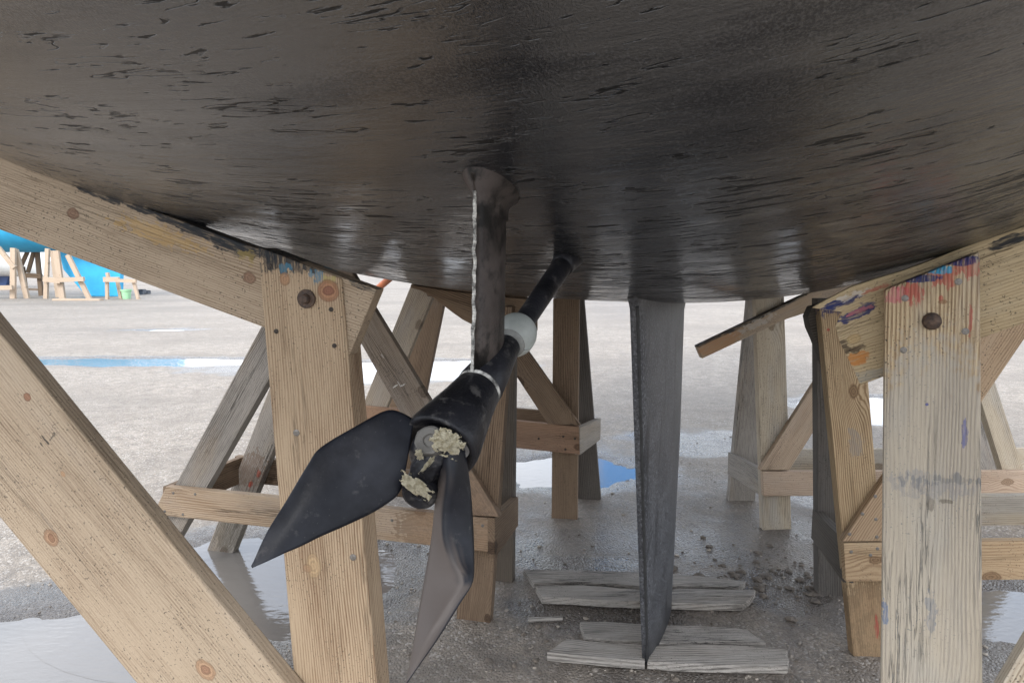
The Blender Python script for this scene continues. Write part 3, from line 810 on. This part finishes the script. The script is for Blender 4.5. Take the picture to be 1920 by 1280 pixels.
o.data.materials[0] = wood('brace_timber', **SAND, greyness=.3, spacing=.0075, ring=.38, crack=.3, knots=.9, seed=5.3, blobs=blobs_for(o, f1, -.052, [
    (96, 1008, 19, 15, (.25, .15, .09), .15, .85), (96, 1008, 9, 7, (.18, .10, .06), .3, .8), (385, 1255, 24, 18, (.28, .17, .10), .15, .8), (385, 1255, 10, 9, (.2, .11, .07), .3, .8), (51, 744, 9, 8, (.2, .10, .06), .15, .9), (90, 980, 26, 4, (.12, .10, .08), .8, .5),
    (86, 826, 11, 2, SCR, .9, .9), (95, 822, 2, 9, SCR, .9, .9), (102, 815, 4, 4, SCR, 1.2, .8), (78, 833, 5, 2, SCR, 1.2, .8), (118, 888, 6, 5, (.3, .17, .09), .3, .6)]))
leg('leg', f1, .062, [(-420, 150), (-290, 190), (-500, 1280), (-640, 1280)], .05, MAT['wood_sand'], s1)
pa, pb = f1.P(-560, 1280, -.05), f1.P(700, 1280, -.05)
rail('rail', f1, 0, pa, pb, .08, .20, .04, MAT['wood_sand'], s1)

# near right stand ------------------------------------------------
f2 = Frame(A_R1, rad(27))
s2 = thing('boat_stand', 'bleached timber stand at right foreground with red and blue paint smears on its post', 'boat stand', V3((A_R1.x, A_R1.y, 0)), GRP)
o = leg('post', f2, 0, [(1659, 543), (1838, 471), (1843, 1280), (1651, 1280)], .06, MAT['wood_pale'], s2, bev=.009, wobble=.002)
RED = (.33, .055, .045); PNK = (.42, .14, .15); NVY = (.02, .028, .10); CYN = (.03, .26, .42); GREYB = (.20, .20, .205)
o.data.materials[0] = wood('weathered_post_with_paint', light=(.45, .345, .215), dark=(.20, .13, .07), grey=(.36, .345, .305), greyness=.34, spacing=.0078, ring=.75, crack=1.0, knots=.72, seed=21.3, bump=2.2, speck=1.0, fibre=.8, blobs=blobs_for(o, f2, 0, [
    (1745, 1080, 460, 150, (.33, .315, .28), .16, .6), (1745, 910, 26, 70, GREYB, .9, .45), (1720, 905, 12, 26, (.10, .11, .13), 1.2, .5), (1790, 900, 10, 34, (.12, .12, .12), 1.2, .5), (1745, 945, 15, 6, (.12, .10, .08), .4, .6),
    (1680, 553, 16, 22, PNK, .6, .9), (1712, 548, 26, 18, RED, 1.1, .75), (1770, 520, 20, 20, RED, 1.2, .75), (1815, 500, 18, 34, RED, 1.1, .7), (1725, 522, 7, 34, NVY, .5, .95), (1760, 506, 9, 20, CYN, .5, .95), (1802, 488, 10, 32, NVY, .55, .95),
    (1820, 600, 34, 3, RED, .7, .6), (1765, 560, 6, 5, RED, .5, .7), (1768, 566, 4, 9, (.2, .10, .05), .3, .7),
    (1808, 815, 24, 5, (.07, .08, .22), .8, .7), (1738, 758, 3, 3, (.04, .05, .2), .3, .8), (1746, 1150, 40, 10, (.14, .16, .19), 1.0, .5), (1660, 1150, 22, 5, (.07, .12, .22), 1.0, .7), (1772, 940, 4, 12, (.10, .08, .06), .6, .6)]))
bolt(f2, 0, 1747, 602, .0195, o, washer=False, h=.016)
for px, py in ((1697, 559), (1797, 528), (1810, 621), (1694, 656)): nail(f2, 0, px, py, .0075, o)
o = board('beam', f2, .062, [(1521, 577), (1545, 564), (1596, 537), (1640, 523), (1693, 507), (1745, 488), (1800, 466), (1860, 445), (1920, 425), (2150, 335), (2300, 270), (2300, 440), (2150, 520), (1920, 606), (1845, 632), (1700, 690), (1613, 722), (1604, 700), (1588, 668), (1574, 640), (1566, 612), (1578, 585)], .06, MAT['wood_pale'], s2, bev=.003, along=f2.P(1920, 425)-f2.P(1600, 537))
o.data.materials[0] = wood('ochre_beam_with_paint', light=(.41, .32, .195), dark=(.20, .14, .075), grey=(.36, .33, .26), greyness=.25, spacing=.0075, ring=.5, crack=.5, knots=.75, seed=2.2, bump=1.5, blobs=blobs_for(o, f2, .062, [
    (1600, 590, 36, 10, NVY, .6, .95), (1580, 567, 34, 7, NVY, .9, .9), (1625, 575, 18, 8, NVY, .7, .9), (1610, 583, 22, 5, PNK, 1.1, .7), (1600, 553, 24, 6, (.5, .46, .42), 1.3, .7), (1645, 540, 22, 5, RED, 1.1, .6), (1560, 572, 20, 6, NVY, .8, .9),
    (1608, 672, 22, 13, (.40, .17, .05), .5, .95), (1602, 655, 16, 7, (.06, .04, .025), .8, .9), (1583, 650, 10, 14, (.05, .035, .025), .8, .8), (1600, 635, 13, 10, (.36, .25, .12), .2, .6),
    (1890, 452, 34, 11, BLK, .35, .97), (1625, 705, 40, 10, (.24, .24, .22), .5, .6)]))
board('brace', f2, -.05, [(1850, 1330), (1930, 1390), (2330, 720), (2330, 520)], .045, MAT['wood_pale'], s2)
leg('leg', f2, .125, [(2160, 350), (2280, 300), (2420, 1280), (2300, 1280)], .05, MAT['wood_pale'], s2)

# middle left stand -----------------------------------------------
f3 = Frame(ground(892, 1163), rad(14)); f3b = Frame(ground(945, 1090), rad(14))
s3 = thing('boat_stand', 'grey brown stand behind the propeller, one outer leg standing in a puddle with red paint', 'boat stand', ground(892, 1163), GRP)
leg('leg', f3, .0, [(551, 500), (624, 500), (290, 1085), (233, 1085)], .05, MAT['wood_grey'], s3, wobble=.0)
o = leg('leg', f3b, .0, [(578, 540), (632, 540), (439, 1028), (390, 1026)], .05, MAT['wood_grey'], s3)
o.data.materials[0] = wood('leg_with_red_mark', **OLDG, greyness=.55, spacing=.008, crack=.7, seed=8.8, blobs=blobs_for(o, f3b, 0, [
    (470, 907, 9, 4, (.45, .06, .04), .7, .9), (485, 888, 9, 4, (.45, .06, .04), .7, .9), (470, 880, 40, 30, (.14, .085, .055), .7, .6), (430, 1000, 40, 30, (.11, .095, .07), .6, .6)]))
leg('post', f3, 0, [(901, 575), (960, 575), (919, 1163), (855, 1163)], .05, MAT['wood_brown'], s3)
leg('post', f3b, 0, [(922, 572), (966, 572), (961, 1090), (925, 1090)], .05, wood('post_dark_brown', (.13, .105, .08), (.055, .043, .034), (.11, .10, .09), greyness=.3, spacing=.009, crack=.5), s3)
hull_beam('beam', f3, .055, 770, 1003, lambda x: lerp(6, 60, sstep(775, 900, x)), .012, .05, MAT['wood_brown'], s3)
hull_beam('beam', f3b, .055, 800, 985, 26, .012, .05, MAT['wood_brown'], s3)
o = board('rail', f3, -.036, [(311, 912), (925, 972), (922, 1035), (287, 964)], .032, MAT['wood_pale'], s3)
o.data.materials[0] = wood('rail_half_weathered', (.40, .30, .205), (.20, .125, .072), (.30, .26, .22), greyness=.3, spacing=.009, crack=.5, seed=14.0, blobs=blobs_for(o, f3, -.036, [(850, 1000, 120, 60, (.20, .125, .075), .3, .6)]))
for px, py in ((325, 924), (366, 926), (309, 958), (343, 964), (735, 975), (905, 985)): nail(f3, -.036, px, py, .006, o)
a3, b3 = f3.P(929, 971, -.036), f3b.P(973, 931, .02); c3, d3 = f3b.P(973, 985, .02), f3.P(924, 1047, -.036)
slab('rail', [a3, b3, c3, d3], (b3-a3).cross(V3((0, 0, 1))).normalized()*-1, .03, MAT['wood_brown'], s3, along=b3-a3)
a3, b3 = f3.P(311, 912, -.02), f3b.P(452, 856, .03); c3, d3 = f3b.P(452, 902, .03), f3.P(288, 963, -.02)
slab('rail', [a3, b3, c3, d3], V3((0, 0, 1)).cross(b3-a3).normalized()*-1, .03, MAT['wood_brown'], s3, along=b3-a3)
board('rail', f3b, .052, [(440, 855), (955, 898), (955, 950), (440, 903)], .03, MAT['wood_brown'], s3)
o = board('brace', f3, -.036, [(583, 478), (640, 478), (937, 969), (858, 964)], .034, MAT['wood_grey'], s3)
WHT = (.6, .58, .54)
o.data.materials[0] = wood('brace_grey_brown', (.245, .195, .15), (.115, .085, .062), (.22, .195, .17), greyness=.4, spacing=.006, crack=.4, fibre=.9, knots=.93, seed=4.4, blobs=blobs_for(o, f3, -.036, [
    (742, 723, 1.2, 7, WHT, .6, .9), (748, 719, 7, 1.2, WHT, .6, .9), (755, 722, 1.2, 6, WHT, .6, .9), (717, 667, 5, 1, WHT, .6, .7), (900, 940, 70, 60, (.22, .14, .085), .3, .7)]))

# far left stand --------------------------------------------------
f4 = Frame(ground(1058, 972), rad(12)); f4b = Frame(ground(1103, 935), rad(12))
s4 = thing('boat_stand', 'reddish brown stand furthest back, between the propeller shaft and the fin keel', 'boat stand', ground(1058, 972), GRP)
leg('post', f4, 0, [(1037, 560), (1086, 560), (1082, 973), (1034, 971)], .045, MAT['wood_brown'], s4)
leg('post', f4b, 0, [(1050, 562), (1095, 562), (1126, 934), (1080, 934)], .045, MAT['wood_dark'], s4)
leg('leg', f4, .0, [(783, 503), (833, 503), (666, 905), (622, 905)], .045, wood('leg_light_grey', (.33, .27, .20), (.17, .125, .085), (.30, .27, .235), greyness=.4, spacing=.009, crack=.3), s4)
leg('leg', f4b, .0, [(795, 520), (842, 520), (798, 736), (752, 736)], .045, MAT['wood_brown'], s4)
hull_beam('beam', f4, .05, 760, 1105, 10, .012, .04, MAT['wood_brown'], s4)
o = board('rail', f4, -.032, [(640, 757), (1085, 800), (1087, 852), (640, 806)], .03, wood('rail_reddish', (.29, .18, .115), (.12, .066, .04), (.21, .16, .13), greyness=.2, spacing=.008, crack=.4), s4)
for px, py in ((1010, 822), (1056, 818), (1060, 842), (1078, 822)): nail(f4, -.032, px, py, .006, o, MAT['nail_dark'])
a3, b3 = f4.P(1087, 801, -.03), f4b.P(1126, 784, .02); c3, d3 = f4b.P(1127, 824, .02), f4.P(1088, 853, -.03)
slab('rail', [a3, b3, c3, d3], (b3-a3).cross(V3((0, 0, 1))).normalized()*-1, .03, MAT['wood_grey'], s4, along=b3-a3)
board('rail', f4b, .047, [(700, 742), (1110, 778), (1110, 815), (700, 780)], .03, MAT['wood_brown'], s4)
board('brace', f4, -.032, [(870, 556), (921, 560), (1088, 797), (1027, 795)], .03, MAT['wood_brown'], s4)

# middle right stand ----------------------------------------------
f5 = Frame(ground(1632, 1231), rad(2)); f5b = Frame(ground(1563, 1117), rad(2))
s5 = thing('boat_stand', 'stand right behind the paint-smeared post, one near black leg and one sandy striped leg', 'boat stand', ground(1632, 1231), GRP)
o = leg('post', f5, 0, [(1537, 572), (1615, 560), (1671, 1232), (1600, 1226)], .045, MAT['wood_pale'], s5)
o.data.materials[0] = wood('striped_post', (.42, .31, .185), (.19, .115, .06), (.30, .26, .21), greyness=.2, spacing=.0075, ring=.9, crack=.3, knots=.8, seed=6.0, blobs=blobs_for(o, f5, 0, [
    (1556, 570, 22, 30, NVY, .8, .85), (1635, 1190, 120, 60, (.21, .135, .075), .3, .7), (1605, 830, 30, 12, (.2, .19, .18), .6, .5), (1644, 1175, 26, 4, RED, .5, .7), (1553, 618, 3, 3, RED, .3, .8)]))
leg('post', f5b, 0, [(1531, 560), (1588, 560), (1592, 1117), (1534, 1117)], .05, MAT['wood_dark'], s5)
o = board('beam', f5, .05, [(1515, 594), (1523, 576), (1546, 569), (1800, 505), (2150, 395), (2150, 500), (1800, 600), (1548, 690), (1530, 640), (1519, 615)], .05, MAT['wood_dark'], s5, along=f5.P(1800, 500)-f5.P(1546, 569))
o = board('rail', f5, -.032, [(1582, 1018), (2300, 1008), (2300, 1082), (1586, 1090)], .03, wood('rail_front_sand', (.40, .285, .17), (.20, .12, .065), (.27, .24, .2), greyness=.2, spacing=.012, crack=.4), s5)
for px, py in ((1596, 1034), (1632, 1040), (1645, 1028)): nail(f5, -.032, px, py, .006, o)
a3, b3 = f5.P(1582, 1017, .002), f5b.P(1521, 953, .05); c3, d3 = f5b.P(1521, 1008, .05), f5.P(1586, 1092, .002)
slab('rail', [a3, b3, c3, d3], (b3-a3).cross(V3((0, 0, 1))).normalized(), .035, wood('rail_charred', (.10, .085, .07), (.05, .04, .034), (.10, .095, .085), greyness=.3, crack=.3), s5, along=b3-a3)  # side rail in a much darker tone than the front one
board('rail', f5b, .052, [(1570, 930), (2200, 926), (2200, 981), (1570, 988)], .03, MAT['wood_pale'], s5)
o = board('brace', f5, -.032, [(1579, 1015), (1663, 1014), (1955, 585), (1885, 560)], .03, wood('brace_tan', (.36, .255, .16), (.18, .11, .06), (.29, .25, .21), greyness=.2, spacing=.008, crack=.3, knots=.9), s5)
for px, py in ((1593, 1001), (1617, 963), (1641, 930), (1642, 973), (1644, 1006)): nail(f5, -.032, px, py, .006, o)
leg('leg', f5, .05, [(1935, 545), (1985, 545), (2180, 1231), (2120, 1231)], .045, MAT['wood_pale'], s5)

# far right stand -------------------------------------------------
f6 = Frame(ground(1457, 991), rad(-4)); f6b = Frame(ground(1392, 938), rad(-4))
s6 = thing('boat_stand', 'pale timber stand right of the fin keel with thin sloping lath against the hull', 'boat stand', ground(1457, 991), GRP)
o = leg('post', f6, 0, [(1416, 552), (1470, 552), (1484, 991), (1431, 991)], .045, MAT['wood_pale'], s6)
leg('post', f6b, 0, [(1404, 555), (1444, 555), (1416, 938), (1367, 938)], .045, MAT['wood_grey'], s6)
o = board('beam', f6, -.05, [(1307, 649), (1502, 556), (1560, 533), (1600, 520), (1640, 507), (1640, 545), (1475, 598), (1317, 672)], .045, MAT['wood_pale'], s6, along=f6.P(1502, 556)-f6.P(1307, 649))
o.data.materials[0] = wood('lath_scraped', (.36, .27, .18), (.2, .13, .08), (.33, .30, .26), greyness=.35, spacing=.006, crack=.2, knots=.95, blobs=blobs_for(o, f6, -.05, [(1350, 642, 45, 16, (.38, .21, .11), .35, .8), (1400, 605, 140, 4, BLK, .4, .9), (1420, 606, 40, 7, (.42, .39, .34), 1.2, .6)]))
board('rail', f6, -.03, [(1430, 884), (2020, 882), (2020, 926), (1432, 930)], .03, wood('rail_pinkish', (.44, .33, .24), (.25, .165, .105), (.33, .29, .24), greyness=.25, spacing=.012, crack=.4), s6)
a3, b3 = f6.P(1429, 884, .002), f6b.P(1363, 847, .04); c3, d3 = f6b.P(1366, 888, .04), f6.P(1432, 931, .002)
slab('rail', [a3, b3, c3, d3], (b3-a3).cross(V3((0, 0, 1))).normalized(), .03, MAT['wood_grey'], s6, along=b3-a3)
board('rail', f6b, .047, [(1420, 843), (2000, 840), (2000, 880), (1420, 884)], .03, MAT['wood_pale'], s6)
o = board('brace', f6, -.03, [(1424, 881), (1480, 881), (1692, 545), (1640, 540)], .03, wood('brace_pale', (.40, .30, .21), (.22, .145, .09), (.32, .28, .23), greyness=.25, spacing=.008, crack=.3, knots=.9), s6)
leg('leg', f6, .0, [(1776, 550), (1812, 550), (1918, 878), (1880, 882)], .045, MAT['wood_pale'], s6)
leg('leg', f6b, .0, [(1740, 550), (1776, 550), (1868, 860), (1832, 860)], .045, MAT['wood_grey'], s6)

# ------------------------------------------------------------------ planks under the keel
def plank(pix, z, lab, grp=None, thick=.03):
    pts = [ground(x, y, z) for x, y in pix]
    for p in pts: p.z = z
    o = slab('plank', pts, V3((0, 0, -1)), thick, MAT['wood_plank'], None, bev=.003, wobble=.0035, along=pts[1]-pts[0])
    tag(o, lab, 'plank', 'loose planks under the keel'); return o
plank([(981, 1066), (1195, 1071), (1300, 1078), (1398, 1089), (1385, 1100), (1290, 1097), (1195, 1098), (1090, 1090), (1001, 1092)], .026, 'grey split plank under the keel, furthest from the propeller')
plank([(1004, 1097), (1090, 1096), (1195, 1104), (1300, 1103), (1417, 1106), (1406, 1122), (1392, 1132), (1195, 1128), (1100, 1122), (1016, 1118)], .036, 'cracked grey plank on the near edge of the rear pair below the keel')
plank([(1087, 1165), (1130, 1163), (1205, 1168), (1205, 1201), (1150, 1200), (1097, 1194)], .026, 'short rounded dirty plank left of the keel tip, behind the tapered one')
plank([(1062, 1197), (1130, 1203), (1209, 1208), (1209, 1238), (1120, 1232), (1026, 1223)], .036, 'short tapered plank nearest the camera on the left of the keel tip')
plank([(1238, 1171), (1320, 1172), (1400, 1178), (1422, 1195), (1436, 1203), (1330, 1201), (1224, 1205)], .028, 'sand covered plank right of the keel tip with a long dark crack')
plank([(1221, 1209), (1330, 1207), (1445, 1211), (1477, 1217), (1474, 1228), (1480, 1237), (1477, 1248), (1330, 1245), (1214, 1239)], .038, 'long pale plank nearest the camera on the right of the keel tip')
o = slab('stick', [ground(*p, .012) for p in ((990, 1156), (1056, 1154), (1055, 1158), (990, 1161))], V3((0, 0, -1)), .012, MAT['wood_plank'], None, bev=.002)
tag(o, 'thin grey wood splinter lying on gravel left of the planks', 'stick')

# ------------------------------------------------------------------ loose stones
def stones(name, n, region, rmin, rmax, mat, label, squash=.6):
    bm = bmesh.new(); k = 0
    while k < n:
        x, y = region()
        z, f = ground_z(x, y)
        if f > -.01: k += 1; continue
        r = rmin*(rmax/rmin)**(random.random()**2.2)
        q = bmesh.ops.create_icosphere(bm, subdivisions=1 if r < .012 else 2, radius=r)
        sx, sy = random.uniform(.7, 1.5), random.uniform(.7, 1.3); a = random.random()*6.28; off = V3((random.random()*99, 0, 0))
        for v in q['verts']:
            p = v.co*1.0; p *= 1+.6*mnoise.noise(v.co/r*.9+off)+.3*mnoise.noise(v.co/r*2.3+off)
            X, Y = p.x*sx, p.y*sy
            v.co = (x+X*math.cos(a)-Y*math.sin(a), y+X*math.sin(a)+Y*math.cos(a), z+p.z*squash+r*.15)
        k += 1
    o = mesh_obj(name, bm, mat, None); tag(o, label, 'gravel', kind='stuff')
def reg_near():
    d = 1.5+random.random()**1.6*4.2; px = random.uniform(0, 1920); return (px-960)/FPX*d, d
stones('gravel', 2600, reg_near, .003, .010, MAT['pebble'], 'small pale pebbles scattered over the damp ground')
def reg_rub():
    p = ground(random.gauss(1450, 75), random.gauss(1088, 30)); return p.x, p.y
stones('rubble', 140, reg_rub, .005, .024, MAT['clod'], 'dark earth clods heaped right of the planks', .42)
def reg_clods():
    p = ground(random.uniform(700, 1650), random.uniform(1000, 1275)); return p.x, p.y
stones('clods', 120, reg_clods, .006, .016, MAT['clod'], 'scattered brown earth crumbs around the planks', .55)

# ------------------------------------------------------------------ far side of the yard
def bar(name, a, b, w, t, mat, parent, up=V3((0, -1, 0))):
    d = (b-a).normalized(); y = up.cross(d).normalized(); h = y*w/2
    return slab(name, [a+h, b+h, b-h, a-h], V3((0, 1, 0)), t, mat, parent, bev=0, along=d)
DF = 24.0
def fp(px, py, dd=0.0): return at_depth(px, py, DF+dd)
KY = 19e-3
def far_stand(lab, members, dd, mat, group='trestles under the far blue boat'):
    base = fp(members[0][3], members[0][4], dd); base.z = 0
    t = thing('trestle', lab, 'trestle', base, group)
    for nm, x0, y0, x1, y1, w, d2 in members:
        a, b = fp(x0, y0, dd+d2), fp(x1, y1, dd+d2)
        if nm in ('leg', 'post') : b = V3((b.x, b.y, -.02)) if abs(b.z) < .35 else b
        bar(nm, a, b, w*KY, .10, mat, t)
    return t
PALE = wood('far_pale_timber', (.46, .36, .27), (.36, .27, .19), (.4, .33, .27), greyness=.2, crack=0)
far_stand('pale far trestle with wide slanting leg in front of the blue keel', [('leg', 91, 466, 80, 553, 7, 0), ('post', 107, 470, 112, 552, 10, 0), ('leg', 128, 478, 163, 553, 8, .0), ('rail', 80, 523, 112, 527, 9, -.12), ('rail', 110, 525, 156, 523, 8, -.12), ('post', 100, 470, 104, 545, 8, .9), ('brace', 95, 470, 110, 520, 6, .9)], 0, PALE)
far_stand('far trestle of tan boards at the left edge of the yard', [('post', 27, 465, 18, 553, 9, 0), ('leg', 31, 468, 45, 552, 9, .2), ('brace', -4, 464, 24, 502, 8, -.1), ('rail', -40, 540, 22, 539, 8, -.12), ('leg', -30, 470, -36, 552, 9, 0)], 0, PALE)
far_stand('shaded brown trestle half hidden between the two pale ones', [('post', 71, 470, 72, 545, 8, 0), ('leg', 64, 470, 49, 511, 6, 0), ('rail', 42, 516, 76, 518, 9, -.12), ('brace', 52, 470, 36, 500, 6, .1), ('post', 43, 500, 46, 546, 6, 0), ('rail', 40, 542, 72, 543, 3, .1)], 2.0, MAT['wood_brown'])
st = far_stand('low tan sawhorse beside the pale green bucket', [('leg', 200, 525, 198, 553, 5, 0), ('leg', 219, 525, 224, 550, 5, .3), ('leg', 250, 527, 257, 553, 5, 0), ('rail', 193, 524, 222, 524, 9, -.12), ('rail', 221, 526, 254, 527, 6, -.12), ('post', 200, 511, 201, 520, 5, 0)], -.3, PALE, None)
st['category'] = 'sawhorse'; st.name = 'sawhorse'
bm = bmesh.new(); c = fp(237, 551); c.z = 0; u, w = V3((1, 0, 0)), V3((0, 1, 0)); k = 1.0
lathe(bm, [(c, u, w, .125), (c+V3((0, 0, .27)), u, w, .16), (c+V3((0, 0, .28)), u, w, .185), (c+V3((0, 0, .33)), u, w, .185), (c+V3((0, 0, .33)), u, w, .165), (c+V3((0, 0, .05)), u, w, .12)], 24)
tag(mesh_obj('bucket', bm, MAT['green'], None, smooth=False), 'pale green plastic bucket on the ground beside the far sawhorse', 'bucket')
a, b = fp(97, 557, -1.0), fp(186, 557, -1.0); a.z = b.z = .06
tag(slab('plank', [a, b, b+V3((0, .25, 0)), a+V3((0, .25, 0))], V3((0, 0, -1)), .06, PALE, None, bev=0), 'pale plank flat on the ground before the far trestle', 'plank')
# far blue boat: lofted hull on its long keel
bb = thing('moored_boat', 'bright blue boat with deep blue keel propped on trestles across the yard', 'boat', fp(150, 552, 1.0), None)
bb.name = 'blue_boat'
hb = []; nb = 13; NS = 30; dB = 1.6
for i in range(NS+1):
    u = i/NS; px = lerp(-260, 330, u); ce = at_depth(px, 470, DF+dB)
    bw = 1.5*math.sqrt(max(0.0, 1-((u-.45)/.56)**2))+.02
    for j in range(nb):
        v = -1+2*j/(nb-1); aa = v*math.pi/2
        hb.append((ce.x, ce.y+bw*math.sin(aa), 1.64+1.45*(1-math.cos(aa)**.7)+.7*max(0, u-.8)**2+.4*max(0, .2-u)))
pydata('hull', hb, [(i*nb+j, i*nb+j+1, (i+1)*nb+j+1, (i+1)*nb+j) for i in range(NS) for j in range(nb-1)], MAT['blue'], bb)
kp = [at_depth(x, y, DF+dB-.12) for x, y in ((113, 468), (230, 468), (222, 552), (163, 552), (150, 545), (119, 505))]
for p in kp[2:4]: p.z = .0
slab('keel', kp, V3((0, 1, 0)), .24, MAT['blue'], bb, bev=.03)
# pale boat and clutter behind
wb = thing('white_boat', 'white hulled boat far behind the left trestles, mostly hidden', 'boat', at_depth(20, 540, 33), None)
hb = []
for i in range(NS+1):
    u = i/NS; ce = at_depth(lerp(-330, 82, u), 500, 33)
    bw = 1.3*math.sqrt(max(0.0, 1-((u-.45)/.56)**2))+.02
    for j in range(nb):
        v = -1+2*j/(nb-1); aa = v*math.pi/2
        hb.append((ce.x, ce.y+bw*math.sin(aa), .55+1.3*(1-math.cos(aa)**.7)))
pydata('hull', hb, [(i*nb+j, i*nb+j+1, (i+1)*nb+j+1, (i+1)*nb+j) for i in range(NS) for j in range(nb-1)], MAT['white_gel'], wb)
kp = [at_depth(x, y, 33) for x, y in ((-100, 510), (20, 510), (10, 536), (-80, 536))]
slab('keel', kp, V3((0, 1, 0)), .3, MAT['navy'], wb, bev=.02)
# clutter right of the bucket: a stack of low crates
for k, (px, w_, h_) in enumerate(((266, .22, .20), (276, .16, .14))):
    c = at_depth(px, 548, 27+k*.4); c.z = 0
    bm = bmesh.new(); bmesh.ops.create_cube(bm, size=1)
    bmesh.ops.scale(bm, vec=(w_, .3, h_), verts=bm.verts); bmesh.ops.translate(bm, vec=(c.x, c.y, h_/2), verts=bm.verts)
    bmesh.ops.bevel(bm, geom=bm.edges[:], offset=.02, segments=2, affect='EDGES')
    f_ = [f for f in bm.faces if f.normal.z > .9]
    bmesh.ops.inset_region(bm, faces=f_, thickness=.02); bmesh.ops.translate(bm, vec=(0, 0, -h_*.5), verts=[v for f in f_ for v in f.verts])
    tag(mesh_obj('crate', bm, MAT['clutter'], None), ('larger' if k == 0 else 'smaller')+' dark open crate on the ground right of the green bucket', 'crate')
# orange prop pole leaning on the port side of the black hull
pa = ground(510, 712); pb = at_depth(742, 512, 3.9)
for _ in range(60):
    if pb.z > hull_at(pb)-.02: pb.z -= .01
bm = tube(pa, pb, .021, seg=14); u_, w_ = axis_basis(V3((0, 0, 1)))
tube(V3((pa.x, pa.y, -.01)), V3((pa.x, pa.y, .02)), .10, seg=16, bm=bm)
tag(mesh_obj('prop_pole', bm, MAT['orange'], None, smooth=False), 'thin orange steel pole leaning on the underside of the hull behind the left beam', 'pole')
# guessed tall blue shed hidden by the hull, added for its reflection in the puddle
c = at_depth(1170, 540, 30)
sh = thing('boat_shed', 'tall blue sheet metal shed beyond the hull, mirrored in the puddle by the keel', 'shed', V3((c.x, c.y, 0)))
def box(name, x0, x1, y0, y1, z0, z1, mat, parent):
    return slab(name, [V3((x0, y0, z0)), V3((x1, y0, z0)), V3((x1, y0, z1)), V3((x0, y0, z1))], V3((0, 1, 0)), y1-y0, mat, parent, bev=.02)
box('wall', c.x-.75, c.x+1.0, c.y, c.y+5, 0, 11, MAT['shed'], sh)
slab('roof', [V3((c.x-1.0, c.y-.2, 11.005)), V3((c.x+1.25, c.y-.2, 11.005)), V3((c.x+.12, c.y-.2, 12))], V3((0, 1, 0)), 5.4, MAT['navy'], sh, bev=.01)
